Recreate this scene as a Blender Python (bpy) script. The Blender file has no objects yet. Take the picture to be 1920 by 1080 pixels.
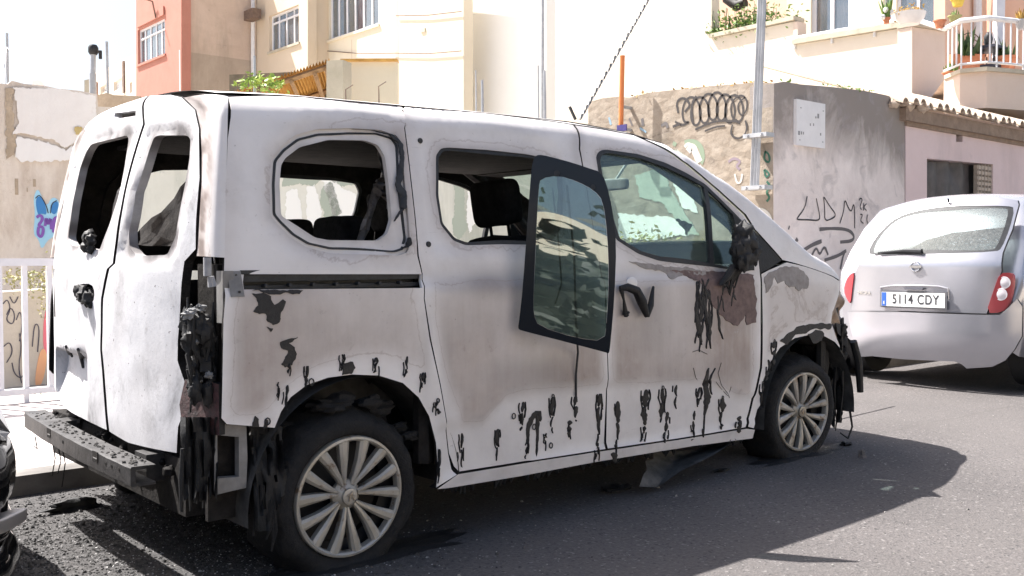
import bpy, bmesh, math, random
from mathutils import Vector, Matrix, noise
from mathutils.geometry import delaunay_2d_cdt
R_=math.radians
C=bpy.data.collections.new('street'); bpy.context.scene.collection.children.link(C)
scn=bpy.context.scene
# ------------------------------------------------------------------ camera
CAM=Vector((-1.729,-2.804,1.035)); YAW,PITCH,ROLL,FPX=.858,-.030,-.003,1836.0
FW=Vector((math.cos(PITCH)*math.cos(YAW),math.cos(PITCH)*math.sin(YAW),math.sin(PITCH)))
_r=Vector((math.sin(YAW),-math.cos(YAW),0)); _u=_r.cross(FW)
RT=_r*math.cos(ROLL)+_u*math.sin(ROLL); UP=-_r*math.sin(ROLL)+_u*math.cos(ROLL)
cd=bpy.data.cameras.new('camera'); cam=bpy.data.objects.new('camera',cd); scn.collection.objects.link(cam)
cam.matrix_world=Matrix.Translation(CAM)@Matrix((RT,UP,-FW)).transposed().to_4x4()
cd.sensor_width=36; cd.lens=36*FPX/1920; cd.clip_start=.05; cd.clip_end=2000
scn.camera=cam
# ------------------------------------------------------------------ light
SUN=Vector((.285,-.625,-1.0)).normalized()
w=bpy.data.worlds.new('World'); scn.world=w; w.use_nodes=True
nt=w.node_tree; bg=nt.nodes['Background']; sk=nt.nodes.new('ShaderNodeTexSky'); sk.sky_type='NISHITA'
sk.sun_disc=False; sk.sun_elevation=math.asin(-SUN.z); sk.sun_rotation=math.atan2(-SUN.x,-SUN.y)
sk.dust_density=4.5; sk.air_density=1.0; sk.ozone_density=1.0; sk.altitude=0
nt.links.new(sk.outputs[0],bg.inputs[0]); bg.inputs[1].default_value=.080
sl=bpy.data.lights.new('sun','SUN'); sl.energy=5.0; sl.angle=R_(.5); sl.color=(1,.965,.93)
so=bpy.data.objects.new('sun',sl); scn.collection.objects.link(so); so.rotation_euler=(-SUN).to_track_quat('Z','Y').to_euler()
scn.view_settings.view_transform='Standard'; scn.view_settings.look='None'; scn.view_settings.gamma=1
scn.view_settings.exposure=1.6
# ------------------------------------------------------------------ pixel rays -> points on real surfaces
def ray(px,py): return FW+RT*((px-960)/FPX)+UP*((540-py)/FPX)
def atY(px,py,Y): d=ray(px,py); return CAM+d*((Y-CAM.y)/d.y)
def atX(px,py,X): d=ray(px,py); return CAM+d*((X-CAM.x)/d.x)
def atZ(px,py,Z=0): d=ray(px,py); return CAM+d*((Z-CAM.z)/d.z)
def atD(px,py,D): return CAM+ray(px,py)*D
def proj(p):
    d=p-CAM; z=max(.01,d.dot(FW)); return (960+FPX*d.dot(RT)/z,540-FPX*d.dot(UP)/z)
def sms(a,b,x):
    t=min(1,max(0,(x-a)/(b-a))); return t*t*(3-2*t)
def lerpt(tab,x):
    if x<=tab[0][0]: return tab[0][1]
    for (a,b),(c,d) in zip(tab,tab[1:]):
        if x<=c: return b+(d-b)*(x-a)/(c-a)
    return tab[-1][1]
# ------------------------------------------------------------------ object helpers
def link(o,parent=None):
    C.objects.link(o)
    if parent is not None:
        o.parent=parent
        o.matrix_parent_inverse=Matrix.Translation(-world_loc(parent))
    return o
def world_loc(o):
    v=Vector((0,0,0))
    while o is not None and o.get('_e') is not None:
        v=Vector(o['_e']); break
    return v
def tag(o,label=None,cat=None,group=None,kind=None):
    if label: o['label']=label
    if cat: o['category']=cat
    if group: o['group']=group
    if kind: o['kind']=kind
    return o
def thing(name,loc,label,cat,group=None):
    o=bpy.data.objects.new(name,None); C.objects.link(o); o.location=loc; o.empty_display_size=.1
    o['_e']=list(loc); return tag(o,label,cat,group)
def mesh_obj(name,verts,faces,mats,parent=None,smooth=40,fm=None,attr=None):
    me=bpy.data.meshes.new(name); me.from_pydata([tuple(v) for v in verts],[],faces); me.validate(clean_customdata=False)
    for m in (mats if isinstance(mats,(list,tuple)) else [mats]): me.materials.append(m)
    if fm and len(fm)==len(me.polygons):
        me.polygons.foreach_set('material_index',fm)
    if attr and len(attr)==len(me.vertices):
        a=me.color_attributes.new('soot','FLOAT_COLOR','POINT')
        a.data.foreach_set('color',[c for q in attr for c in (q[0],q[1],q[2],1.0)])
    if smooth:
        me.polygons.foreach_set('use_smooth',[True]*len(me.polygons))
        try: me.set_sharp_from_angle(angle=R_(smooth))
        except Exception: pass
    me.update()
    o=bpy.data.objects.new(name,me); return link(o,parent)
class MB:
    def __init__(s): s.v=[]; s.f=[]; s.m=[]
    def add(s,vs,fs,mi=0):
        n=len(s.v); s.v+=[Vector(v) for v in vs]; s.f+=[tuple(i+n for i in f) for f in fs]; s.m+=[mi]*len(fs); return s
    def box(s,a,b,mi=0,M=None,bev=0):
        x0,y0,z0=a; x1,y1,z1=b
        vs=[Vector(p) for p in ((x0,y0,z0),(x1,y0,z0),(x1,y1,z0),(x0,y1,z0),(x0,y0,z1),(x1,y0,z1),(x1,y1,z1),(x0,y1,z1))]
        if M: vs=[M@v for v in vs]
        return s.add(vs,[(0,3,2,1),(4,5,6,7),(0,1,5,4),(1,2,6,5),(2,3,7,6),(3,0,4,7)],mi)
    def tube(s,pts,r,n=8,mi=0,cap=True):
        pts=[Vector(p) for p in pts]; rs=r if isinstance(r,(list,tuple)) else [r]*len(pts)
        vs=[];fs=[];ref=None
        for i,p in enumerate(pts):
            t=(pts[min(i+1,len(pts)-1)]-pts[max(i-1,0)])
            t=t.normalized() if t.length>1e-9 else Vector((0,0,1))
            if ref is None: ref=Vector((0,0,1)) if abs(t.z)<.9 else Vector((1,0,0))
            a=t.cross(ref).normalized(); b=a.cross(t).normalized(); ref=b
            for k in range(n):
                q=2*math.pi*k/n; vs.append(p+(a*math.cos(q)+b*math.sin(q))*rs[i])
        for i in range(len(pts)-1):
            for k in range(n): fs.append((i*n+k,i*n+(k+1)%n,(i+1)*n+(k+1)%n,(i+1)*n+k))
        if cap: fs.append(tuple(range(n))[::-1]); fs.append(tuple((len(pts)-1)*n+k for k in range(n)))
        return s.add(vs,fs,mi)
    def lathe(s,prof,n,M,mi=0,closed=False):
        # prof: (r, h) along local z
        vs=[];fs=[]
        for k in range(n):
            q=2*math.pi*k/n
            for r,h in prof: vs.append(M@Vector((r*math.cos(q),r*math.sin(q),h)))
        m=len(prof)
        for k in range(n):
            for j in range(m-1): fs.append((k*m+j,((k+1)%n)*m+j,((k+1)%n)*m+j+1,k*m+j+1))
        return s.add(vs,fs,mi)
    def build(s,name,mats,parent=None,smooth=40): return mesh_obj(name,s.v,s.f,mats,parent,smooth,s.m)
def inpoly(p,poly):
    x,y=p; c=False; n=len(poly); j=n-1
    for i in range(n):
        xi,yi=poly[i]; xj,yj=poly[j]
        if (yi>y)!=(yj>y) and x<(xj-xi)*(y-yi)/(yj-yi)+xi: c=not c
        j=i
    return c
def dseg(p,a,b):
    ax,ay=a; bx,by=b; dx=bx-ax; dy=by-ay; l=dx*dx+dy*dy
    t=0 if l==0 else max(0,min(1,((p[0]-ax)*dx+(p[1]-ay)*dy)/l))
    return math.hypot(p[0]-ax-t*dx,p[1]-ay-t*dy)
def dpoly(p,poly): return min(dseg(p,poly[i],poly[(i+1)%len(poly)]) for i in range(len(poly)))
def resample(poly,step,closed=True):
    o=[]; n=len(poly)
    for i in range(n if closed else n-1):
        a=poly[i]; b=poly[(i+1)%n]; L=math.hypot(b[0]-a[0],b[1]-a[1]); k=max(1,int(math.ceil(L/step)))
        for j in range(k): o.append((a[0]+(b[0]-a[0])*j/k,a[1]+(b[1]-a[1])*j/k))
    if not closed: o.append(tuple(poly[-1]))
    return o
def chaikin(poly,n=1,closed=True):
    for _ in range(n):
        o=[]; m=len(poly)
        for i in range(m if closed else m-1):
            a=poly[i]; b=poly[(i+1)%m]
            o+= [(a[0]*.75+b[0]*.25,a[1]*.75+b[1]*.25),(a[0]*.25+b[0]*.75,a[1]*.25+b[1]*.75)]
        if not closed: o=[tuple(poly[0])]+o+[tuple(poly[-1])]
        poly=o
    return poly
def rounded(poly,step=15,n=2): return chaikin(resample(poly,step),n)
def panel(name,outline,holes,fmap,thick,mats,parent=None,step=.025,attrf=None,smooth=35,mirror=None,bulge=0):
    """curved sheet with holes; fmap(u,v,d) -> point, d = depth behind the outer face"""
    loops=[resample(outline,step)]+[resample(h,step) for h in holes]
    vs=[];ed=[]
    for lp in loops:
        n0=len(vs); vs+=lp; ed+=[(n0+i,n0+(i+1)%len(lp)) for i in range(len(lp))]
    us=[p[0] for p in loops[0]]; wv=[p[1] for p in loops[0]]
    u=min(us)+step*.5; row=0
    while u<max(us):
        v=min(wv)+step*(.5 if row%2 else .25)
        while v<max(wv):
            p=(u,v)
            if inpoly(p,loops[0]) and not any(inpoly(p,h) for h in loops[1:]) and min(dpoly(p,l) for l in ([outline]+list(holes)))>step*.45: vs.append(p)
            v+=step
        u+=step*.9; row+=1
    n_out=len(loops[0])
    r=delaunay_2d_cdt([Vector(v) for v in vs],ed,[],0,1e-6)
    pv=[tuple(v) for v in r[0]]; tri=[]
    for f in r[2]:
        c=(sum(pv[i][0] for i in f)/len(f),sum(pv[i][1] for i in f)/len(f))
        if inpoly(c,loops[0]) and not any(inpoly(c,h) for h in loops[1:]): tri.append(tuple(f))
    N=len(pv); cnt={}
    for f in tri:
        for i in range(len(f)):
            e=(f[i],f[(i+1)%len(f)]); cnt[tuple(sorted(e))]=cnt.get(tuple(sorted(e)),0)+1
    front=[fmap(a,b,0) for a,b in pv]; back=[fmap(a,b,thick) for a,b in pv]
    faces=[];fm=[]
    for f in tri: faces.append(f); fm.append(0)
    for f in tri: faces.append(tuple(i+N for i in reversed(f))); fm.append(1)
    for f in tri:
        for i in range(len(f)):
            a,b=f[i],f[(i+1)%len(f)]
            if cnt[tuple(sorted((a,b)))]==1: faces.append((b,a,a+N,b+N)); fm.append(1 if (a<n_out and b<n_out) else 0)
    # orient: outward = from back to front
    f0=tri[0]; nrm=(front[f0[1]]-front[f0[0]]).cross(front[f0[2]]-front[f0[0]])
    if nrm.dot(front[f0[0]]-back[f0[0]])<0: faces=[tuple(reversed(f)) for f in faces]
    V=front+back; at=None
    if attrf:
        a=[attrf(p,q,front[i]) for i,(p,q) in enumerate(pv)]; at=a+a
    if len(mats)==1: fm=[0]*len(faces)
    o=mesh_obj(name,V,faces,mats,parent,smooth,fm,at)
    if mirror is not None:
        V2=[Vector((v.x,1.8-v.y,v.z)) for v in V]
        o2=mesh_obj(name,V2,[tuple(reversed(f)) for f in faces],mats,mirror,smooth,fm,at); return o,o2
    return o
# ------------------------------------------------------------------ materials
def mat(name,base=(.5,.5,.5),rough=.7,metal=0,spec=.5,emit=None):
    m=bpy.data.materials.new(name); m.use_nodes=True; b=m.node_tree.nodes['Principled BSDF']
    b.inputs['Base Color'].default_value=(*base,1); b.inputs['Roughness'].default_value=rough
    b.inputs['Metallic'].default_value=metal; b.inputs['Specular IOR Level'].default_value=spec
    return m
class N:
    def __init__(s,m): s.t=m.node_tree; s.b=s.t.nodes['Principled BSDF']; s.tc=s.t.nodes.new('ShaderNodeTexCoord')
    def n(s,ty,**k):
        q=s.t.nodes.new(ty)
        for a,b in k.items(): setattr(q,a,b)
        return q
    def l(s,a,b): s.t.links.new(a,b)
    def noise(s,scale,detail=6,rough=.6,vec=None,stretch=None,dist=0):
        q=s.n('ShaderNodeTexNoise'); q.inputs['Scale'].default_value=scale; q.inputs['Detail'].default_value=detail; q.inputs['Roughness'].default_value=rough
        q.inputs['Distortion'].default_value=dist
        v=vec or s.tc.outputs['Object']
        if stretch:
            mp=s.n('ShaderNodeMapping'); mp.inputs['Scale'].default_value=stretch; s.l(v,mp.inputs[0]); v=mp.outputs[0]
        s.l(v,q.inputs['Vector']); return q.outputs['Fac']
    def ramp(s,fac,stops):
        q=s.n('ShaderNodeValToRGB'); e=q.color_ramp.elements
        while len(e)<len(stops): e.new(.5)
        for i,(p,c) in enumerate(stops):
            e[i].position=p; e[i].color=(*c,1) if isinstance(c,(tuple,list)) else (c,c,c,1)
        s.l(fac,q.inputs[0]); return q.outputs[0]
    def mix(s,fac,a,b,mode='MIX'):
        q=s.n('ShaderNodeMix',data_type='RGBA',blend_type=mode)
        for v,k in ((fac,0),(a,6),(b,7)):
            if hasattr(v,'is_linked') : s.l(v,q.inputs[k])
            elif k==0: q.inputs[0].default_value=v
            else: q.inputs[k].default_value=(*v,1)
        return q.outputs[2]
    def math(s,op,a,b=0):
        q=s.n('ShaderNodeMath',operation=op)
        for i,v in enumerate((a,b)):
            if hasattr(v,'is_linked'): s.l(v,q.inputs[i])
            else: q.inputs[i].default_value=v
        return q.outputs[0]
    def col(s,c): s.l(c,s.b.inputs['Base Color'])
    def bump(s,h,st=.3,d=.01):
        q=s.n('ShaderNodeBump'); q.inputs['Strength'].default_value=st; q.inputs['Distance'].default_value=d; s.l(h,q.inputs['Height']); s.l(q.outputs[0],s.b.inputs['Normal'])
def m_paint():
    m=mat('scorched_white_paint',rough=.42); k=N(m)
    at=k.n('ShaderNodeAttribute',attribute_name='soot'); sp=k.n('ShaderNodeSeparateColor'); k.l(at.outputs['Color'],sp.inputs[0])
    big=k.noise(4,9,.65); fine=k.noise(55,6,.7); wide=k.noise(1.7,6,.6,dist=.6); crisp=k.noise(16,10,.75,dist=.4); run=k.noise(11,7,.65,stretch=(2.2,2.2,.28))
    white=k.mix(big,(.61,.585,.575),(.79,.765,.755))
    tf=k.math('MULTIPLY',sp.outputs[0],k.ramp(wide,[(.28,.62),(.62,1.0)]))
    tf=k.math('MULTIPLY',tf,k.ramp(run,[(.3,.84),(.6,1.0)]))
    tanc=k.mix(k.ramp(big,[(.3,0),(.7,1)]),(.25,.192,.165),(.395,.328,.292))
    c=k.mix(tf,white,tanc)
    fl=k.math('MULTIPLY',k.ramp(crisp,[(.60,0),(.625,1)]),k.math('MULTIPLY',tf,.42)); c=k.mix(fl,c,(.47,.43,.42))
    dk=k.math('MULTIPLY',k.ramp(crisp,[(.36,1),(.40,0)]),k.math('MULTIPLY',tf,.30)); c=k.mix(dk,c,(.16,.12,.11))
    c=k.mix(k.math('MULTIPLY',sp.outputs[1],k.ramp(big,[(.3,.75),(.65,1)])),c,(.06,.045,.045))
    sc=k.ramp(fine,[(.66,0),(.70,1)]); c=k.mix(k.math('MULTIPLY',sc,.55),c,(.22,.19,.17))
    scr=k.noise(30,4,.6,stretch=(.35,.35,6)); c=k.mix(k.math('MULTIPLY',k.ramp(scr,[(.70,0),(.73,1)]),.35),c,(.20,.18,.17))
    ln=k.math('ABSOLUTE',k.math('SUBTRACT',k.math('ADD',sp.outputs[0],k.math('MULTIPLY',k.math('SUBTRACT',k.noise(3.4,9,.7,dist=.6),.5),.9)),.42)); c=k.mix(k.math('MULTIPLY',k.ramp(ln,[(.0,1),(.03,0)]),.38),c,(.20,.135,.10))
    sm=k.noise(2.6,10,.75); c=k.mix(k.math('MULTIPLY',k.ramp(sm,[(.50,0),(.72,1)]),.34),c,(.40,.36,.34))
    k.col(c); k.l(k.ramp(fine,[(.3,.38),(.8,.60)]),k.b.inputs['Roughness']); k.bump(k.math('ADD',k.noise(24,5,.6),k.math('MULTIPLY',crisp,.6)),.16,.004)
    return m
def m_chalk():
    m=mat('ash_white_burnt_paint',rough=.75); k=N(m)
    at=k.n('ShaderNodeAttribute',attribute_name='soot'); sp=k.n('ShaderNodeSeparateColor'); k.l(at.outputs['Color'],sp.inputs[0])
    n1=k.noise(3.2,11,.78,dist=.5); n2=k.noise(20,9,.8,stretch=(1,1,.5)); n3=k.noise(70,3,.5)
    c=k.ramp(n1,[(.30,(.24,.235,.24)),(.38,(.42,.415,.425)),(.47,(.54,.535,.55)),(.62,(.62,.615,.63))])
    c=k.mix(k.math('MULTIPLY',k.ramp(n2,[(.57,0),(.68,1)]),.6),c,(.24,.225,.22))
    c=k.mix(k.ramp(n3,[(.71,0),(.74,1)]),c,(.05,.04,.04))
    c=k.mix(sp.outputs[0],c,(.26,.22,.20)); c=k.mix(sp.outputs[1],c,(.06,.05,.05))
    k.col(c); k.bump(n2,.35,.006); return m
def m_noisy(name,c0,c1,scale=8,rough=.9,bump=.4,bd=.01,metal=0,detail=8,spec=.4):
    m=mat(name,c0,rough,metal,spec); k=N(m); n=k.noise(scale,detail,.65); k.col(k.ramp(n,[(.3,c0),(.7,c1)])); k.bump(k.noise(scale*3,6,.7),bump,bd); return m
def m_glass(name,tint=(.75,.85,.82),gloss=.25,dirt=None,dirtamt=.2,ds=30,rough=.02,fres=1.45):
    m=bpy.data.materials.new(name); m.use_nodes=True; t=m.node_tree; t.nodes.clear()
    o=t.nodes.new('ShaderNodeOutputMaterial'); tr=t.nodes.new('ShaderNodeBsdfTransparent'); tr.inputs[0].default_value=(*tint,1)
    gl=t.nodes.new('ShaderNodeBsdfGlossy'); gl.inputs['Roughness'].default_value=rough; gl.inputs[0].default_value=(.95,1,1,1)
    lw=t.nodes.new('ShaderNodeLayerWeight'); lw.inputs[0].default_value=.5
    pw=t.nodes.new('ShaderNodeMath'); pw.operation='POWER'; t.links.new(lw.outputs['Facing'],pw.inputs[0]); pw.inputs[1].default_value=4.0
    ml=t.nodes.new('ShaderNodeMath'); ml.operation='MULTIPLY'; t.links.new(pw.outputs[0],ml.inputs[0]); ml.inputs[1].default_value=.5
    ad=t.nodes.new('ShaderNodeMath'); ad.operation='ADD'; ad.use_clamp=True; t.links.new(ml.outputs[0],ad.inputs[0]); ad.inputs[1].default_value=gloss+.02
    mx=t.nodes.new('ShaderNodeMixShader'); t.links.new(ad.outputs[0],mx.inputs[0]); t.links.new(tr.outputs[0],mx.inputs[1]); t.links.new(gl.outputs[0],mx.inputs[2])
    last=mx
    if dirt:
        df=t.nodes.new('ShaderNodeBsdfDiffuse'); df.inputs[0].default_value=(*dirt,1)
        tc=t.nodes.new('ShaderNodeTexCoord'); n=t.nodes.new('ShaderNodeTexNoise'); n.inputs['Scale'].default_value=ds; n.inputs['Detail'].default_value=8; n.inputs['Roughness'].default_value=.7
        t.links.new(tc.outputs['Object'],n.inputs['Vector'])
        r=t.nodes.new('ShaderNodeValToRGB'); r.color_ramp.elements[0].position=.35; r.color_ramp.elements[0].color=(dirtamt*.35,)*3+(1,); r.color_ramp.elements[1].position=.65; r.color_ramp.elements[1].color=(dirtamt,)*3+(1,)
        t.links.new(n.outputs['Fac'],r.inputs[0]); m2=t.nodes.new('ShaderNodeMixShader'); t.links.new(r.outputs[0],m2.inputs[0]); t.links.new(mx.outputs[0],m2.inputs[1]); t.links.new(df.outputs[0],m2.inputs[2]); last=m2
    t.links.new(last.outputs[0],o.inputs[0]); return m
PAINT=m_paint(); CHALK=m_chalk()
CHAR=m_noisy('charred_interior',(.006,.005,.005),(.03,.027,.025),14,.85,.6,.01,spec=.2)
MELT=m_noisy('melted_black_plastic',(.004,.004,.0045),(.014,.014,.015),30,.6,.5,.006)
RESID=m_noisy('melted_trim_residue',(.008,.0075,.008),(.026,.024,.024),40,.6,.5,.004)
PRIMER=m_noisy('bare_grey_primer',(.20,.18,.17),(.30,.28,.27),30,.8,.3,.003)
RUSTY=m_noisy('scorched_brown_paint',(.09,.06,.055),(.18,.125,.115),25,.7,.3,.003)
SEAL=m_noisy('black_rubber_seal',(.012,.013,.015),(.03,.032,.036),30,.6,.3,.004)
TYRE=m_noisy('burnt_tyre_rubber',(.006,.006,.007),(.017,.016,.016),22,.8,.8,.012)
BARE=m_noisy('bare_scorched_metal',(.022,.021,.021),(.078,.076,.076),18,.5,.5,.004,metal=.3)
INNERW=m_noisy('inner_body_grey_paint',(.13,.125,.12),(.24,.235,.23),14,.6,.3,.003)
# ================================================================== BURNT VAN
van=thing('burnt_van',(0,.9,0),'burnt-out white passenger van with melted black trim, missing rear lamp and side glass hanging loose','van')
# body side: outer surface as inward offset y = S(x,z)
SIL=[(300,172),(430,172),(560,178),(760,196),(920,210),(1075,226),(1180,246),(1245,268),(1300,304),(1340,336),(1400,394),(1445,441),(1475,470),(1528,488),(1566,512),(1580,527),(1597,600)]
ZR=[]
for px,py in SIL:
    p=atY(px,py,.23 if px<1300 else (.20 if px<1500 else .14)); ZR.append((p.x,p.z))
ZR[-1]=(3.40,.72)
def zr(x): return lerpt(ZR,x)
PL=[(-.8,.08),(-.46,.014),(-.35,.004),(-.2,0),(2.3,0),(2.6,.002),(2.8,.012),(3.0,.03),(3.1,.055),(3.2,.10),(3.3,.21),(3.4,.48),(3.44,.9)]
def plan(x): return lerpt(PL,x)
CRE=None
def S(x,z,detail=True):
    y=plan(x)+.012*((z-.62)/.4)**2 if z<.95 else plan(x)+.0082
    if z>.9: y+=.15*((z-.9)/.7)**1.45
    if detail:
        if z>.90: y+=.016*sms(.935,.962,z)*sms(2.35,2.1,x)
        if CRE and .25<z<.62 and .36<x<2.3:
            zc=lerpt(CRE,x); y+=.010*sms(zc+.012,zc-.004,z)
    r=.10 if x<1.9 else .07; zt=zr(x)
    if z>zt-r:
        t=min(z-(zt-r),r*.9999); y+=(r-math.sqrt(r*r-t*t))
    return y
INSET=[]
def fS(x,z,d=0):
    y=S(x,z)+.0045*noise.noise(Vector((x*2.3,z*3.1,0)))+.0018*noise.noise(Vector((x*8,z*7,5)))
    if z>.96 and x<1.3:
        for pl_ in INSET:
            if inpoly((x,z),pl_): y+=.009*sms(0,.014,dpoly((x,z),pl_))
    return Vector((x,y+d,z))
def onS(px,py,off=0):
    best=None; Y=-.02; prev=None
    while Y<.9:
        p=atY(px,py,Y); g=S(p.x,p.z)-Y
        if p.z>zr(p.x): g=9
        if g<=0:
            lo,hi=Y-.01,Y
            for _ in range(10):
                mY=(lo+hi)/2; q=atY(px,py,mY)
                if p.z>zr(q.x) or S(q.x,q.z)-mY>0: lo=mY
                else: hi=mY
            p=atY(px,py,hi); return (p.x,p.z)
        if best is None or g<best[0]: best=(g,p)
        Y+=.01
    p=best[1]; return (p.x,min(p.z,zr(p.x)-.001))
def PS(pts): return [onS(*p) for p in pts]
CRE=PS([(845,802),(905,796),(925,775),(952,746),(1000,736),(1135,723),(1310,716),(1345,722),(1385,746),(1425,742)])
CRE=[(.30,CRE[0][1]+.005)]+CRE
INSET+=[PS(chaikin([(790,238),(900,240),(1005,254),(1042,268),(1058,300),(1072,380),(1084,474),(812,478),(800,440),(788,300)])),PS(chaikin([(497,300),(515,262),(560,228),(600,214),(700,212),(736,222),(748,250),(764,440),(768,474),(600,486),(545,470),(505,430),(492,400)]))]
# soot painting (real scorch stains), evaluated once per vertex
BL=[(930,528,75,24,.95),(870,520,60,14,.5),(1010,700,90,30,.6),(1225,580,34,66,.75),(800,640,12,90,.45),(470,560,60,30,.25),(1100,700,30,20,.3),(1200,640,45,26,.3),(560,612,80,22,.30),(620,558,110,12,.15),(640,238,110,10,.30),(1083,250,10,60,.5),(1350,560,70,55,.55),(1375,690,40,26,.4),(455,650,26,80,.3),(838,690,14,110,.35),(1000,560,40,90,.25),(660,500,100,8,.15),(1180,520,30,18,.4),(1500,520,30,18,.2),(900,245,120,6,.25),(745,500,50,10,.2),(1090,640,45,60,.3),(1290,520,60,10,.3)]
def soot_fn(outline,holes,belly=.95,edge=.07):
    def f(u,v,p):
        px,py=proj(p); d=dpoly((u,v),outline); h=min([dpoly((u,v),q) for q in holes] or [9])
        t=0
        lo=.88*sms(.0,edge,min(d,h*.8)); hi=.15+.40*sms(.07,.0,h)+.22*sms(.07,.0,d); kk=sms(belly+.03,belly-.015,v+.012*noise.noise(Vector((u*5,0,0)))); t=lo*kk+hi*(1-kk)
        t*=.9+.5*noise.noise(Vector((u*2.2,v*2.6,8)))
        if CRE and u>.36 and u<2.3:
            zc=lerpt(CRE,u); t*= .12+.88*sms(zc-.01,zc+.04,v)
        if u<.45 and v<.95:
            da=math.hypot(u-.03,v-.235); t*=sms(.43,.53,da)*.9+.1
        if u>2.2: t*=.55; t*=.15+.85*sms(.42,.52,math.hypot(u-2.73,v-.23))
        s=0
        nn=noise.noise(Vector((u*6,v*6,3)))*.35
        for bx,by,rx,ry,a in BL:
            e=((px-bx)/rx)**2+((py-by)/ry)**2
            if e<6: s=max(s,a*math.exp(-e*.7)*(1+nn))
        if v>1.0: s=max(s,.35*sms(.022,.0,h))
        if v<.95: s=max(s,.12*sms(.06,.14,d)*(1+2*nn))
        return (t,min(.9,s*.62),0)
    return f
def hole_grow(poly,k):
    cx=sum(p[0] for p in poly)/len(poly); cy=sum(p[1] for p in poly)/len(poly)
    return [(cx+(x-cx)*(1+k/max(.05,math.hypot(x-cx,y-cy))),cy+(y-cy)*(1+k/max(.05,math.hypot(x-cx,y-cy)))) for x,y in poly]
# ---- rear quarter panel
Q_OUT=PS([(428,182),(500,180),(600,182),(700,190),(752,198),(758,240),(770,340),(781,440),(783,480),(791,513),(795,560),(806,636),(824,720),(836,786),(840,850),(846,880),(856,890)])+PS([(818,914),(822,880),(818,830),(805,780),(785,745),(755,718),(710,704),(660,702),(615,708),(575,722),(545,745),(527,772),(515,802),(425,795),(415,784),(417,700),(419,600),(421,480),(423,360),(427,260)])
QW_O=PS(rounded([(511,297),(528,275),(556,253),(596,242),(659,240),(715,243),(744,253),(752,267),(765,397),(770,453),(765,473),(748,479),(622,475),(578,464),(548,445),(522,419),(510,404),(508,345)]))
QW_I=PS(rounded([(541,295),(567,275),(622,261),(689,262),(715,271),(728,293),(735,345),(741,412),(733,438),(715,451),(622,450),(596,445),(563,423),(533,404),(530,345),(533,308)]))
RAIL=PS([(457,514),(790,514),(792,540),(457,543)])
quarters=panel('rear_side_panel',Q_OUT,[QW_O,RAIL],fS,.012,[PAINT,CHAR],van,.025,soot_fn(Q_OUT,[QW_O]),mirror=van)
def ring(fm,d0): return lambda u,v,d=0: fm(u,v,d+d0)
qf=panel('window_frame',hole_grow(QW_O,.004),[QW_I],ring(fS,.012),.02,[PAINT,CHAR],quarters[0],.02,lambda u,v,p:(.25,.05+.25*sms(.02,0,dpoly((u,v),QW_I))+.3*max(0,noise.noise(Vector((u*14,v*14,1)))),0),mirror=quarters[1])
# ---- gasket set after seal() is defined
# ---- rail slot behind the quarter panel
b=MB(); xs=[p[0] for p in RAIL]; z0=min(p[1] for p in RAIL); z1=max(p[1] for p in RAIL); x0=min(xs); x1=max(xs)
b.box((x0-.01,.085,z0-.01),(x1+.02,.095,z1+.01)); b.box((x0-.002,.036,z0-.012),(x1,.088,z0+.001)); b.box((x0-.002,.036,z1-.001),(x1,.088,z1+.012))
b.box((x0,.045,(z0+z1)/2+.004),(x1,.06,z1-.004)); b.box((x0,.05,z0+.006),(x1,.06,z0+.02))
for k in range(7): b.tube([(x0+.08+k*.085,.028,z0+.02),(x0+.08+k*.085,.05,z0+.02)],.006,8)
b.build('door_rail',SEAL,quarters[0])
a0=onS(446,505); a1=onS(446,552)
b=MB(); b.add([fS(x0-.045,z0-.012,-.004),fS(x0-.002,z0-.012,-.004),fS(x0-.002,z1+.01,-.004),fS(x0-.045,z1+.01,-.004)],[(0,1,2,3)])
for zz in (z0+.003,(z0+z1)/2,z1-.003): b.tube([fS(x0-.018,zz,-.0045),fS(x0-.018,zz,-.007)],.004,8,1)
b.build('rail_end_plate',[INNERW,MELT],quarters[0])
# ---- sliding door
D_OUT=PS([(x-(2.2 if x<870 else 0)+(1.5 if x>1070 else 0),y) for x,y in [(762,199),(840,205),(920,214),(1000,224),(1072,234),(1083,280),(1097,350),(1111,430),(1126,520),(1134,600),(1136,660),(1137,720),(1134,842),(1000,863),(862,884),(853,874),(844,850),(840,790),(828,720),(811,636),(799,560),(795,513),(788,480),(785,440),(774,340),(762,240),(758,206)]])
DW=PS(rounded([(820,291),(829,278),(843,276),(920,281),(992,289),(1043,300),(1056,319),(1061,365),(1056,430),(1038,453),(1010,459),(941,458),(876,460),(853,451),(829,421),(820,365)]))
doors=panel('sliding_door',D_OUT,[DW],fS,.014,[PAINT,CHAR],van,.025,soot_fn(D_OUT,[DW]),mirror=van)
def seal(name,poly,fm,w,dep,parent,mirror=None,m=SEAL):
    inner=hole_grow(poly,-w); return panel(name,hole_grow(poly,.003),[inner],ring(fm,dep),.014,[m,m],parent,.03,mirror=mirror)
panel('window_gasket',hole_grow(QW_O,-.014),[hole_grow(QW_O,-.022)],ring(fS,.0085),.004,[SEAL,SEAL],qf[0],.03)
seal('window_seal',DW,fS,.016,.006,doors[0],doors[1])
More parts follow.
